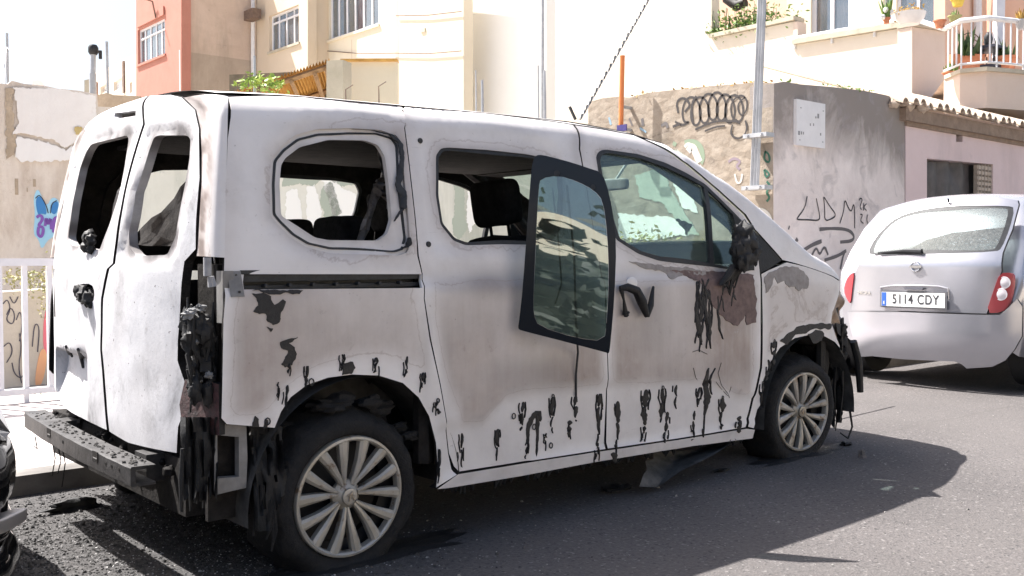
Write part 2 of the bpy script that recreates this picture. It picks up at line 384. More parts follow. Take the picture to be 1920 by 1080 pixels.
# ---- front door
F_OUT=PS([(1078,235),(1130,243),(1188,254),(1245,280),(1295,316),(1345,359),(1395,404),(1413,430),(1424,512),(1426,600),(1424,690),(1413,740),(1404,770),(1398,801),(1270,822),(1140,841),(1140,720),(1139,660),(1137,600),(1129,520),(1114,430),(1100,350),(1087,280)])
FW_=PS(rounded([(1117,294),(1123,284),(1135,281),(1197,290),(1248,306),(1287,325),(1322,346),(1349,372),(1380,403),(1406,430),(1413,505),(1395,509),(1333,499),(1287,494),(1236,488),(1197,475),(1156,449),(1139,391),(1123,329)]))
fdoors=panel('front_door',F_OUT,[FW_],fS,.014,[PAINT,CHAR],van,.025,soot_fn(F_OUT,[FW_],.93),mirror=van)
seal('window_seal',FW_,fS,.020,-.001,fdoors[0],fdoors[1])
# divider bar and mirror corner
def strip(name,pts,w,dep,th,m,parent,fm=fS,step=.03,mirror=None):
    L=[];Rr=[]
    for i,p in enumerate(pts):
        a=pts[max(0,i-1)]; c=pts[min(len(pts)-1,i+1)]; dx=c[0]-a[0]; dy=c[1]-a[1]; l=math.hypot(dx,dy) or 1
        ww=w[i] if isinstance(w,(list,tuple)) else w
        L.append((p[0]-dy/l*ww/2,p[1]+dx/l*ww/2)); Rr.append((p[0]+dy/l*ww/2,p[1]-dx/l*ww/2))
    return panel(name,L+Rr[::-1],[],ring(fm,dep),th,[m,m],parent,step,mirror=mirror)
strip('window_divider',PS([(1323,350),(1331,425),(1336,498)]),.028,.0,.02,SEAL,fdoors[0],mirror=fdoors[1])
panel('mirror_base',PS([(1372,400),(1406,432),(1413,507),(1388,507),(1386,453)]),[],ring(fS,-.004),.02,[MELT,MELT],fdoors[0],.03,mirror=fdoors[1])
GLD=m_glass('door_glass',(.86,.93,.91),.02,(.40,.50,.46),.10,9,fres=1.25)
gin=hole_grow(FW_,-.008)
panel('window_glass',gin,[],ring(fS,.012),.004,[GLD,GLD],fdoors[0],.06)
# ---- front fender
N_OUT=PS([(1427,514),(1440,507),(1475,492),(1510,500),(1545,512),(1574,528)])+PS([(1573,552),(1561,585),(1558,605),(1566,628),(1574,648)])
ARF=PS([(1574,652),(1566,642),(1545,630),(1520,627),(1490,634),(1462,652),(1443,680),(1431,712),(1424,760),(1414,803),(1403,800)])
N_OUT=N_OUT+ARF+PS([(1408,770),(1417,740),(1428,690),(1430,600)])
fend=panel('front_fender',N_OUT,[],fS,.012,[PAINT,CHAR],van,.025,soot_fn(N_OUT,[],.9),mirror=van)
# black fire-damaged cowl triangle between door and fender
panel('cowl_trim',PS([(1414,432),(1440,458),(1466,488),(1440,505),(1425,512)]),[],ring(fS,.002),.02,[MELT,MELT],van,.03,mirror=van)
# ---- sill
SIL_O=PS([(858,889),(1000,866),(1137,845),(1270,825),(1400,804),(1416,806),(1412,822),(1300,836),(1130,864),(980,892),(840,915),(820,917)])
panel('sill',SIL_O,[],fS,.05,[PAINT,CHAR],van,.03,lambda u,v,p:(.15,.12+.3*max(0,noise.noise(Vector((u*9,v*20,0)))),0),mirror=van)
# pillar strip above the doors (between drip line and roof edge)
top=PS([(752,198),(840,204),(920,212.5),(1000,222.5),(1078,233),(1130,241),(1188,252),(1248,278),(1299,314),(1349,357),(1399,402),(1416,430),(1440,456),(1466,486)])
UT=[]
for (x,z) in top: UT.append((x,z))
up=[]
for x,z in UT[::-1]: up.append((x,zr(x)-.0005) if zr(x)-z>.006 else (x,z+.006))
panel('roof_rail',UT+up,[],ring(fS,-.001),.012,[PAINT,CHAR],van,.02,lambda u,v,p:(.05,.0,0),mirror=van)
top=PS([(1466,487),(1490,493),(1510,499),(1545,511),(1574,526)])
up=[(x,zr(x)-.0005) if zr(x)-z>.006 else (x,z+.006) for x,z in top[::-1]]
panel('bonnet_edge',top+up,[],ring(fS,-.001),.012,[PAINT,CHAR],van,.02,lambda u,v,p:(.05,.0,0),mirror=van)
# charred tubes along rails and pillars, added inside to close daylight leaks, both sides
for sy in (0,1):
    fy=(lambda y:y) if not sy else (lambda y:1.8-y)
    b=MB(); b.tube([(x,fy(S(x,z)+.07),z-.055) for x,z in UT if x>-.4],.035,8); b.build('rail_leak_filler',CHAR,van)
    for xx,w_ in ((1.20,.036),(.33,.036)):
        b=MB(); zt_=lerpt(UT,xx); b.tube([(xx+(.05*(1-q) if xx>1 else .0),fy(S(xx,.3+(zt_-.3)*q)+.068),.3+(zt_-.3)*q) for q in (0,.25,.5,.75,.93)],w_,6); b.build('pillar_leak_filler',CHAR,van)
# ---- roof, windscreen and bonnet lofted between both side edges
def topsurf(name,xa,xb,crown,mats,th=.01,nx=40,ny=30,par=van,attr=(.1,.05,0),e=2.3):
    V=[];F=[];A=[]
    for i in range(nx+1):
        x=xa+(xb-xa)*i/nx; z=zr(x)-.001; y0=min(S(x,z,False),.86)
        for j in range(ny+1):
            t=-1+2*j/ny; t=math.copysign(abs(t)**.8,t); y=.9+t*(.9-y0); zz=z+crown(x)*(1-abs(t)**e)
            V.append(Vector((x,y,zz))); A.append(attr)
    n=len(V)
    for i in range(nx):
        for j in range(ny): F.append((i*(ny+1)+j,(i+1)*(ny+1)+j,(i+1)*(ny+1)+j+1,i*(ny+1)+j+1))
    V+= [v-Vector((0,0,th)) for v in V]; fm=[0]*len(F)
    G=[tuple(k+n for k in reversed(f)) for f in F]; fm+=[1]*len(G)
    return mesh_obj(name,V,F+G,mats,par,60,fm,A+A)
topsurf('roof',-.365,1.90,lambda x:.058,[PAINT,PAINT])
WSG=m_glass('windscreen_glass',(.90,.97,.95),.0,(.5,.55,.52),.10,6,fres=1.15)
b=MB(); b.box((-.25,.30,1.505),(1.92,1.5,1.52)); b.build('headliner',CHAR,van)
topsurf('windscreen',1.905,2.78,lambda x:.045,[WSG,WSG],.005)
topsurf('bonnet',2.785,3.40,lambda x:.05+.03*sms(3.0,3.3,x),[PAINT,CHAR],e=3)
# ---- rear end surface x = RR(y,z)
def RR(y,z):
    t=abs(y-.9)/.78; x=-.55+.085*t**3
    if z>.95: x+=.115*((z-.95)/.6)**1.7
    zt=1.65; r=.07
    if z>zt-r:
        q=min(z-(zt-r),r*.999); x+=r-math.sqrt(r*r-q*q)
    # number plate recess
    if .98<y<1.52 and .42<z<.72:
        k=sms(.98,1.02,y)*sms(1.56,1.5,y); zt_=.675-.02*(y-1.2); k*=sms(zt_+.01,zt_-.012,z)*sms(.42,.62,z)
        x+=.05*k
    return x
RINSET=[]
def fR(y,z,d=0):
    x=0
    if z>.9:
        for pl_ in RINSET:
            if inpoly((y,z),pl_): x+=.013*sms(0,.016,dpoly((y,z),pl_))
    return Vector((RR(y,z)+x+d+.005*noise.noise(Vector((y*3,z*3,2)))+.002*noise.noise(Vector((y*10,z*9,5))),y,z))
def onR(px,py):
    X=-.75; best=None
    while X<0:
        p=atX(px,py,X); g=RR(p.y,p.z)-X
        if p.z>1.65: g=9
        if g<=0:
            lo,hi=X-.004,X
            for _ in range(8):
                m_=(lo+hi)/2; q=atX(px,py,m_)
                if q.z>1.65 or RR(q.y,q.z)-m_>0: lo=m_
                else: hi=m_
            p=atX(px,py,hi); return (p.y,p.z)
        if best is None or g<best[0]: best=(g,p)
        X+=.004
    return (best[1].y,min(best[1].z,1.649))
def PR(pts): return [onR(*p) for p in pts]
RINSET+=[PR(rounded([(275,236),(300,231),(340,233),(358,243),(362,262),(356,330),(345,400),(330,470),(318,496),(222,493),(219,470),(237,400),(253,330),(263,280)])),PR(rounded([(260,236),(200,243),(165,256),(148,275),(132,320),(118,400),(110,472),(190,486),(200,470),(213,400),(231,330),(249,280)]))]
RD=PR([(281,180),(271,200),(273,233),(236,358),(216,494),(205,504),(194,560),(192,656),(205,809),(241,830),(332,849),(335,800),(342,781),(364,774),(358,750),(347,719),(332,676),(332,640),(338,560),(346,490),(367,467),(375,334),(373,241),(365,206),(340,183),(320,178)])
RW=PR(rounded([(290,253),(342,253),(349,260),(348,296),(334,381),(323,443),(307,478),(249,480),(235,463),(233,436),(249,358),(272,284),(282,257)]))
LD=PR([(278,180),(267,200),(269,233),(232,358),(211,494),(200,504),(190,560),(188,656),(200,806),(192,803),(115,757),(99,719),(96,632),(94,560),(99,482),(117,389),(132,296),(155,229),(183,202)])
LW=PR(rounded([(165,270),(233,253),(236,260),(218,358),(194,428),(179,470),(128,461),(121,447),(132,373),(144,315),(156,284)]))
SLOT=PR([(217,212),(256,207),(256,217),(220,223),(215,219)])
HCUP=PR(chaikin([(142,540),(150,532),(172,532),(178,548),(175,568),(160,570),(146,560)]))
def chalk_fn(out,holes):
    def f(u,v,p):
        h=min(dpoly((u,v),q) for q in holes); n=noise.noise(Vector((u*7,v*5,2)))
        n3=noise.noise(Vector((u*22,v*16,4))); s=.95*sms(.055,.0,h)*max(0,.45+n+.6*n3)+.5*max(0,n-.38)+.35*sms(1.40,1.56,v)*max(0,.2+n+n3)
        if v<.5: s+=.25*sms(.5,.4,v)*(.5+n)
        return (.22*max(0,n+.1)+.30*sms(.06,.01,h),max(0,min(.8,s)),0)
    return f
rdoor=panel('rear_door',RD,[RW],fR,.03,[CHALK,CHAR],van,.022,chalk_fn(RD,[RW]))
ldoor=panel('rear_door',LD,[LW,SLOT,HCUP],fR,.03,[CHALK,CHAR],van,.022,chalk_fn(LD,[LW]))
b=MB(); b.box((RR(1.2,.9)+.03,1.15,.8),(RR(1.2,.9)+.06,1.5,1.0)); b.build('handle_cup',CHAR,ldoor)
# ---- rear corner pillars: swept from the door edge round to the side seam
def pillar(pr,ps,name,mats,par,th=.012,n=10,attr=(.10,.06,0)):
    V=[];A=[]
    for (ry,rz),(sx,sz) in zip(pr,ps):
        a=Vector((RR(ry,rz)+.004,ry,rz)); c=Vector((sx,S(sx,sz),sz)); k=Vector((a.x*.92+c.x*.08-.01,c.y-.004,(rz+sz)/2))
        for i in range(n+1):
            t=i/n; V.append(a*(1-t)**2+k*2*t*(1-t)+c*t*t)
            n4=noise.noise(Vector((rz*12,t*4,0)))+.6*noise.noise(Vector((rz*40,t*9,0))); A.append((attr[0]+.75*sms(.62,.2,t)*(1+n4),attr[1]+.9*max(0,.25+n4)*sms(.45,.1,t),0))
    m=n+1; F=[];fm=[]
    for r in range(len(pr)-1):
        for i in range(n): F.append((r*m+i,r*m+i+1,(r+1)*m+i+1,(r+1)*m+i))
    V2=[v+Vector((th,th,0)) for v in V]; K=len(V)
    G=[tuple(q+K for q in reversed(f)) for f in F]; fm=[0]*len(F)+[1]*len(G)
    mesh_obj(name,V+V2,F+G,mats,par,50,fm,A+A)
    mesh_obj(name,[Vector((v.x,1.8-v.y,v.z)) for v in V+V2],[tuple(reversed(f)) for f in F+G],mats,par,50,fm,A+A)
pe=[(343,183),(366,206),(374,241),(376,290),(376,334),(372,400),(368,467),(366,480)]
se=[(428,181),(427,206),(426,241),(425,290),(424,334),(423,400),(421,467),(420,483)]
pe=resample(pe,8,False); se=[(428-7*i/(len(pe)-1),181+302*i/(len(pe)-1)) for i in range(len(pe))]
pillar(PR(pe),PS(se),'corner_pillar',[PAINT,CHAR],van)
random.seed(4)
def blob(mb,c,r,seed,n=14,m=9,st=(1,1,1),mi=0,am=.5):
    vs=[];fs=[]
    for i in range(m+1):
        th=math.pi*i/m
        for j in range(n):
            ph=2*math.pi*j/n; d=Vector((math.sin(th)*math.cos(ph),math.sin(th)*math.sin(ph),math.cos(th)))
            k=1+am*noise.noise(d*1.8+Vector((seed*7.3,seed*1.7,0)))+am*.5*noise.noise(d*4.5+Vector((seed,0,0)))
            vs.append(Vector(c)+Vector((d.x*st[0],d.y*st[1],d.z*st[2]))*r*k)
    for i in range(m):
        for j in range(n): fs.append((i*n+j,(i+1)*n+j,(i+1)*n+(j+1)%n,i*n+(j+1)%n))
    mb.add(vs,fs,mi)
# ---- lamp recess: inner sheet metal behind the missing lamp
b=MB()
zz0,zz1=.50,1.02
b.box((-.40,.13,zz0),(-.38,.32,zz1)); b.box((-.43,.10,.52),(-.39,.13,zz1)); b.build('lamp_housing',CHAR,van)
b=MB(); b.box((-.445,.03,.84),(-.41,.075,1.0)); b.box((-.435,.035,.60),(-.42,.06,.84)); b.build('lamp_mount_strip',INNERW,van)
b=MB(); q=atY(389,500,.03); b.tube([q+Vector((0,0,.028)),q+Vector((0,0,-.028))],.012,10); b.tube([q+Vector((.01,0,-.03)),q+Vector((.015,0,-.06))],[.010,.014],10); b.build('lamp_bracket',m_noisy('ashy_grey_bracket',(.22,.22,.23),(.36,.36,.37),20,.6,.3),van)
b=MB()
for k in range(26):
    px=random.uniform(350,405); py=random.uniform(590,745); c=atY(px,py,random.uniform(.04,.14))
    b.tube([c+Vector((random.uniform(-.02,.02),random.uniform(-.02,.02),random.uniform(.03,.10))),c,c+Vector((random.uniform(-.025,.025),random.uniform(-.02,.02),-random.uniform(.03,.10)))],[.003,random.uniform(.005,.013),.003],6)
for k in range(26): blob(b,atY(random.uniform(350,402),random.uniform(600,740),random.uniform(.05,.13)),random.uniform(.014,.034),k,14,10,(.7,.7,1.3),0,.55)
b.build('melted_tail_lamp',MELT,van)
b=MB()
for (px,py,rr) in ((368,640,.010),(377,578,.015),(352,590,.018),(361,583,.012),(392,704,.012)):
    b=MB(); p=atY(px,py,.05); blob(b,p,rr,px,12,9,(1,1,.8),0,.8); b.build('ash_lump',bpy.data.materials.get('pale_ash') or m_noisy('pale_ash',(.12,.12,.12),(.26,.26,.26),60,.9,.6),van)
# scorched red-brown remnant under the lamp
panel('lamp_remnant',[(.0,.50),(.0,.655),(.06,.665),(.13,.64),(.17,.66),(.2,.58),(.19,.52),(.17,.498)],[],lambda u,v,d=0:Vector((-.465-.25*u+d,.022+u*.9+d*.2,v)),.02,[m_noisy('scorched_red_plastic',(.02,.018,.018),(.12,.05,.05),26,.6,.8,.01),MELT],van,.02)
# lower hanging black plastic of the bumper corner
b=MB(); b.box((-.44,.13,.22),(-.39,.34,.53))
vs=[];fs=[]
for i in range(15):
    for j in range(12):
        px=338+i*5.0; py=782+j*14+ (22*noise.noise(Vector((i*.45,3,0))) if j==11 else 0); yy=.045+.035*noise.noise(Vector((i*.55,j*.22,6)))+.03*(i<5)*(5-i)/5+.05*noise.noise(Vector((i*1.3,j*.2,1)))
        vs.append(atY(px+2.5*noise.noise(Vector((i*.5,j*.4,9))),py,yy))
for i in range(14):
    for j in range(11):
        if (i in (3,10) and j>7) or (i in (6,) and j>9): continue
        fs.append((i*12+j,i*12+j+1,(i+1)*12+j+1,(i+1)*12+j))
b.add(vs,fs)
for k in range(10):
    px=random.uniform(342,402); d=atY(px,random.uniform(880,930),.04+.06*random.random()); b.tube([d+Vector((0,0,.14)),d+Vector((random.uniform(-.008,.008),0,.05)),d-Vector((random.uniform(-.01,.01),0,random.uniform(.0,.06)))],[random.uniform(.004,.012),random.uniform(.005,.011),.003],6)
b.build('melted_bumper_corner',MELT,van)
# pale bracket with a rectangular opening below the quarter panel
BR=[onS(*p) for p in ((409,797),(470,800),(472,860),(470,918),(437,925),(409,932))]
BH=[onS(*p) for p in ((415,818),(456,822),(456,897),(415,900))]
panel('bumper_bracket',BR,[BH],ring(fS,.03),.03,[INNERW,CHAR],van,.02)
b=MB(); b.box((-.47,.10,.22),(-.33,.12,.56)); b.build('bracket_backing',CHAR,van)
# ---- bumper beam
def beam():
    V=[];F=[]; n=24
    P0=atX(60,769,-.62); P1=atX(260,875,-.62)
    for i in range(n+1):
        t=i/n; y=.27+(1.46-.27)*t; x=-.612-.016*(1-(2*t-1)**2)
        z0=.325+.034*t; z1=.388+.036*t
        for (dx,z) in ((-.03,z0),(-.034,z0+.004),(-.034,z1-.004),(-.03,z1),(.045,z1),(.045,z1-.008),(-.018,z1-.012),(-.018,z0+.012),(.045,z0+.008),(.045,z0)): V.append(Vector((x+dx,y,z+.003*noise.noise(Vector((y*12,z*30,dx*20))))))
    m=10
    for i in range(n):
        for j in range(m): F.append((i*m+j,i*m+(j+1)%m,(i+1)*m+(j+1)%m,(i+1)*m+j))
    F.append(tuple(range(m))); F.append(tuple(n*m+k for k in range(m))[::-1])
    bo=mesh_obj('bumper_beam',V,F,BARE,van,35)
    b=MB()
    for px,py,w_ in ((186,855,.05),(100,811,.045)):
        if w_:
            p=atX(px*1.0,py,-.645); x=p.x-.006; t=(p.y-.27)/1.19; xx=-.612-.016*(1-(2*t-1)**2)-.0355
            b.box((xx,p.y-w_*.5,p.z-.017),(xx+.004,p.y+w_*.5,p.z+.017)); b.box((xx-.001,p.y-w_*.4,p.z-.007),(xx+.003,p.y+w_*.3,p.z-.003),1)
    for y in (.36,.42,.47,.9): 
        t=(y-.27)/1.19; xx=-.612-.016*(1-(2*t-1)**2)-.0355; b.tube([(xx,y,.365+.03*t),(xx+.004,y,.365+.03*t)],.006,8)
    b.build('beam_hole',[CHAR,INNERW],bo)
    b=MB()
    for k in range(150):
        y=random.uniform(.28,1.42); t=(y-.27)/1.19; blob(b,(-.612-.016*(1-(2*t-1)**2)+random.uniform(-.025,.04),y,.388+.034*t),random.uniform(.0025,.007),k,7,5)
    b.build('beam_ash',m_noisy('grey_ash',(.02,.02,.02),(.10,.095,.09),60,.95,.6),bo)['kind']='stuff'
    b=MB()
    for y,dz in ((1.05,.12),(.98,.10),(.93,.14),(1.28,.04)): b.tube([(-.655,y,.35),(-.65,y-.01,.30),(-.655,y+.015,.35-dz)],.0022,5)
    b.build('hanging_wire',MELT,bo)
    for y in (.42,1.30):
        b=MB(); b.box((-.56,y-.05,.31),(-.40,y+.05,.40)); b.build('beam_arm',BARE,bo)
beam()
# burnt rear floor edge below the doors
b=MB(); b.box((-.50,.2,.22),(-.42,1.6,.40))
for k in range(40): blob(b,(random.uniform(-.54,-.47),random.uniform(.25,1.55),random.uniform(.34,.40)),random.uniform(.008,.022),k,8,6)
b.build('rear_crossmember',CHAR,van)
# ---- underbody, inner floor, bulk inside
b=MB(); b.box((-.44,.24,.24),(3.1,1.56,.30)); b.box((.45,.06,.20),(2.2,.26,.30)); b.box((.45,1.54,.20),(2.2,1.74,.30)); b.box((2.2,.3,.3),(2.28,1.5,.95))
b.box((-.43,.30,.3),(-.36,1.5,.5)); b.build('floor_pan',CHAR,van)
# inner side trim below the windows so the cabin reads closed
for sy in (0,1):
    b=MB(); ya,yb=(.10,.13) if not sy else (1.67,1.70)
    b.box((-.36,ya,.62),(2.25,yb,.94)); b.box((.40,ya,.28),(2.25,yb,.62))
    b.build('inner_trim',CHAR,van)
def arch(cx,cz,R0,name):
    for sy in (0,1):
        b=MB(); n=28; vs=[];fs=[]
        for i in range(n+1):
            q=math.pi*(-.02+1.04*i/n)
            for (yy,rr) in ((.012,R0),(.30,R0),(.30,R0-.005)): vs.append(Vector((cx+rr*math.cos(q),yy if not sy else 1.8-yy,cz+rr*math.sin(q))))
        for i in range(n): fs.append((i*3,i*3+1,(i+1)*3+1,(i+1)*3))
        c0=len(vs); vs.append(Vector((cx,.30 if not sy else 1.5,cz)))
        for i in range(n): fs.append((i*3+1,(i+1)*3+1,c0))
        b.add(vs,fs); b.build(name,[m_arch],van)
m_arch=m_noisy('sooty_wheel_arch',(.02,.019,.018),(.10,.095,.09),7,.9,.4)
arch(.035,.225,.415,'rear_wheel_arch'); arch(2.76,.215,.42,'front_wheel_arch')
# ---- wheels
TRIM=m_noisy('blistered_silver_trim',(.20,.17,.125),(.40,.375,.33),11,.42,.5,.003,metal=.35)
k=N(TRIM); k.col(k.mix(k.ramp(k.noise(13,7,.7),[(.56,0),(.64,.85)]),k.mix(k.ramp(k.noise(5,5,.6),[(.4,0),(.7,1)]),(.40,.38,.345),(.26,.23,.175)),(.13,.07,.03))); k.bump(k.noise(60,5,.7),.6,.003)
RIM=mat('dark_steel_rim',(.03,.03,.032),.6,.5)
def wheel(x,yo,steer,camber,seed,hz=.235,out=-1,rot=0):
    w_=thing_part('wheel',van,(x,yo,hz))
    M=Matrix.Translation((x,yo,hz))@Matrix.Rotation(-steer,4,'Z')@Matrix.Rotation(camber*-1,4,'X')@Matrix.Rotation(R_(90) if out<0 else R_(-90),4,'X')@Matrix.Rotation(rot,4,'Z')
    # local: z axis points outwards from the car after rotation
    b=MB(); prof=[(.206,-.012),(.211,-.002),(.220,.004),(.238,.008),(.256,.004),(.270,-.008),(.279,-.026),(.286,-.05),(.296,-.08),(.305,-.11),(.311,-.15),(.309,-.178),(.295,-.195),(.25,-.205),(.21,-.20),(.205,-.15)]
    n=96; vs=[]
    for kk in range(n):
        q=2*math.pi*kk/n
        for r,h in prof:
            rr=r*(1+(.045 if r>.26 else .012)*noise.noise(Vector((math.cos(q)*3,math.sin(q)*3,h*8+seed))))
            if r>.26: rr+=.014*noise.noise(Vector((math.cos(q)*7,math.sin(q)*7,h*22+seed)))-.004*((kk//2)%2)*(r>.295)
            v=M@Vector((rr*math.cos(q),rr*math.sin(q),h))
            if v.z<.012+.004*noise.noise(Vector((v.x*20,v.y*20,seed))):
                d=.012-v.z; v.z=.004+.003*noise.noise(Vector((v.x*30,v.y*30,1))); 
                v.x+=(v.x-x)*d*1.3; v.y+= (-1 if h>-.1 else 1)*(-out)*d*.9*(1 if out<0 else 1)
            vs.append(v)
    m=len(prof); fs=[]
    for kk in range(n):
        for j in range(m): fs.append((kk*m+j,((kk+1)%n)*m+j,((kk+1)%n)*m+(j+1)%m,kk*m+(j+1)%m))
    b.add(vs,fs); b.build('tyre',TYRE,w_,55)
    b=MB(); b.lathe([(.206,-.02),(.206,-.06),(.17,-.075),(.17,-.10),(.10,-.10),(.05,-.08),(.0,-.08)],48,M)
    for kk in range(5):
        q=kk*2*math.pi/5; b.tube([M@Vector((.055*math.cos(q),.055*math.sin(q),-.08)),M@Vector((.055*math.cos(q),.055*math.sin(q),-.055))],.011,8)
    b.build('rim',RIM,w_)
    b=MB(); b.lathe([(.188,-.02),(.190,.004),(.196,.010),(.204,.008),(.207,-.004),(.206,-.02)],72,M)
    b.lathe([(.0,.002),(.020,.004),(.027,.002),(.028,-.008),(.040,-.016),(.052,-.026),(.054,-.04)],40,M)
    for kk in range(14):
        pair=kk//2; q0=pair*2*math.pi/7; off=(.20 if kk%2 else -.20); 
        sl=(.235 if kk%2 else -.235)
        secs=[]
        for t,r in ((0,.040),(.25,.075),(.6,.125),(.85,.165),(1,.194)):
            q=q0+off*.55+(sl-off*.55)*t; wd=.012+.027*t; zz=-.014+.020*math.sin(min(1,t*1.25)*math.pi/2)
            c=Vector((r*math.cos(q),r*math.sin(q),zz)); tn=Vector((-math.sin(q),math.cos(q),0))
            dn=Vector((0,0,-.004)); secs.append([c-tn*wd*.5+Vector((0,0,-.026)),c-tn*wd*.5+dn,c-tn*wd*.22+Vector((0,0,.002)),c+tn*wd*.22+Vector((0,0,.002)),c+tn*wd*.5+dn,c+tn*wd*.5+Vector((0,0,-.026))])
        vs=[M@v for s_ in secs for v in s_]; fs=[]
        for s_ in range(len(secs)-1):
            for j in range(5): fs.append((s_*6+j,s_*6+j+1,(s_+1)*6+j+1,(s_+1)*6+j))
        b.add(vs,fs)
    b.build('wheel_trim',TRIM,w_,30)
    b=MB()
    for pts in (((-.008,-.014),(-.004,0),(.004,.012),(.010,.016)),((.012,-.014),(.006,-.002),(.004,.012)),((-.014,.006),(-.006,.010),(.004,.012)),((-.004,0),(.006,-.002)),((.014,.002),(.007,.004))):
        b.tube([M@Vector((a_,c_,.0075)) for a_,c_ in pts],.0022,6)
    b.build('hub_emblem',mat('tarnished_emblem_'+str(seed),(.45,.36,.26),.4,.6),w_)
def thing_part(name,parent,loc):
    o=bpy.data.objects.new(name,None); o.empty_display_size=.1; C.objects.link(o); o.parent=parent; pl=Vector(parent['_e']); o.location=Vector(loc)-pl; o['_e']=list(loc); return o
wheel(0,.035,0,R_(-2.5),1,rot=.15); wheel(2.728,.045,R_(5),R_(-2),2,rot=.4)
b=MB(); vs=[];fs=[]
for i in range(13):
    for j in range(16):
        px=470+i*5.5+j*.6; py=800+j*13+6*noise.noise(Vector((i*.6,j*.3,3))); yy=.05+.03*noise.noise(Vector((i*.5,j*.25,2)))-.035*sms(0,15,j)+.02*noise.noise(Vector((i*1.4,j*.3,5)))
        vs.append(atY(px+5*noise.noise(Vector((j*.3,i*.2,8))),py,yy))
for i in range(12):
    for j in range(15):
        if j>9 and i>10-(j-9)*1.2: continue
        if noise.noise(Vector((i*.5,j*.28,11)))>.32: continue
        fs.append((i*16+j,i*16+j+1,(i+1)*16+j+1,(i+1)*16+j))
b.add(vs,fs); b.build('melted_arch_liner',MELT,van,60)
b=MB()
for k in range(10):
    p=atY(random.uniform(475,520),random.uniform(930,1010),.03); b.tube([p+Vector((0,0,.07)),p,p-Vector((random.uniform(-.02,.02),0,random.uniform(.03,.08)))],[.004,random.uniform(.006,.012),.003],6)
for k in range(16):
    q=random.uniform(20,150)*math.pi/180; rr_=random.uniform(.30,.325); c=Vector((rr_*math.cos(q),.05+random.uniform(-.01,.12),.235+rr_*math.sin(q))); blob(b,c,random.uniform(.02,.05),k,11,8,(1.3,.6,.5),0,.9)
b.build('tyre_shred',TYRE,van)
wheel(0,1.765,0,0,3,out=1); wheel(2.728,1.765,R_(5),0,4,out=1)
# ---- melted residue on the side: ragged drips and patches a few mm proud of the paint
RS=random.Random(11)
def drip(pts,w,parent,name='melted_drip',m=RESID,off=.003,seed=None):
    """pts: centre line in photo px on the body side, w: widths in px"""
    seed=seed if seed is not None else RS.random()*99
    cl=resample(pts,3.0,False); n=len(cl); L=[];Cc=[];Rr=[]
    for i,(x,y) in enumerate(cl):
        t=i/max(1,n-1); ww=(lerpt([(k/(len(w)-1),w[k]) for k in range(len(w))],t) if isinstance(w,(list,tuple)) else w)
        ww*=.55+.9*abs(noise.noise(Vector((t*n*.23,seed,0))))+.25
        if i in (0,n-1): ww*=.25
        ox=2.2*noise.noise(Vector((t*n*.15,seed,5)))
        a=onS(x+ox-ww/2,y); c=onS(x+ox,y); b_=onS(x+ox+ww/2,y)
        L.append(fS(*a,-off)); Cc.append(fS(*c,-off-.0035)); Rr.append(fS(*b_,-off))
    vs=[];fs=[]
    for a,c,b_ in zip(L,Cc,Rr): vs+=[a,c,b_,Vector((b_.x,b_.y+.006,b_.z)),Vector((a.x,a.y+.006,a.z))]
    for i in range(n-1):
        for j in range(5): fs.append((i*5+j,i*5+(j+1)%5,(i+1)*5+(j+1)%5,(i+1)*5+j))
    fs.append((0,1,2,3,4)); fs.append(tuple((n-1)*5+k for k in (4,3,2,1,0)))
    return mesh_obj(name,vs,fs,m,parent,60)
def patch(pts,parent,name='melted_patch',m=RESID,off=-.0035,rag=2.2,th=.004):
    pts=resample(pts,4.0); sd=RS.random()*50
    q=[(x+rag*noise.noise(Vector((x*.11,y*.11,sd)))*1.6,y+rag*noise.noise(Vector((x*.12,y*.12,sd+9)))*1.6) for x,y in pts]
    return panel(name,PS(q),[],ring(fS,off),th,[m,m],parent,.02)
QP,SD,FD,FN=quarters[0],doors[0],fdoors[0],fend[0]
def ringmark(x,y,r,parent):
    c=onS(x,y); c=fS(*c,-.004); k=r/510
    b=MB(); b.tube([c+Vector((k*math.cos(a*math.pi/4),0,k*1.25*math.sin(a*math.pi/4))) for a in range(9)],.0022,5,cap=False); b.build('clip_ring',RESID,parent)
def drips(x,y0,y1,w,parent,hook=False):
    w*=.74
    for _ in range(2):
        a=y0+RS.uniform(0,.6)*(y1-y0); xx=x+RS.uniform(-7,7); drip([(xx,a),(xx+RS.uniform(-2,1),a+RS.uniform(8,26))],[1.6,.8],parent,'melted_thread')
    ys=y0; L=(y1-y0)*RS.uniform(.85,1.12); xx=x+2; ye=y0+L
    while ys<ye-3:
        seg=min(ye-ys,RS.uniform(.22,.55)*L); k_=RS.uniform(.55,1.25)*(1.15-.6*(ys-y0)/L)
        drip([(xx,ys),(xx+RS.uniform(-2.5,1.5),ys+seg*.5),(xx+RS.uniform(-3.5,1.0),ys+seg)],[w*k_*.55,w*k_,w*k_*.35],parent)
        xx+=RS.uniform(-2.4,.8); ys+=seg+RS.uniform(-3,3.5)
    if hook:
        if RS.random()<.45: ringmark(x+2,y0-1,w*.45,parent)
        drip([(x-w*.7,y0+2),(x-w*.8,y0+(y1-y0)*.3),(x-w*.3,y0+(y1-y0)*.6)],[1.5,2.2,1.2],parent)
        if RS.random()<.6: drip([(x+w*.8,y0),(x+w*.95,y0+(y1-y0)*.25),(x+w*.5,y0+(y1-y0)*.55)],[2,3,2],parent)
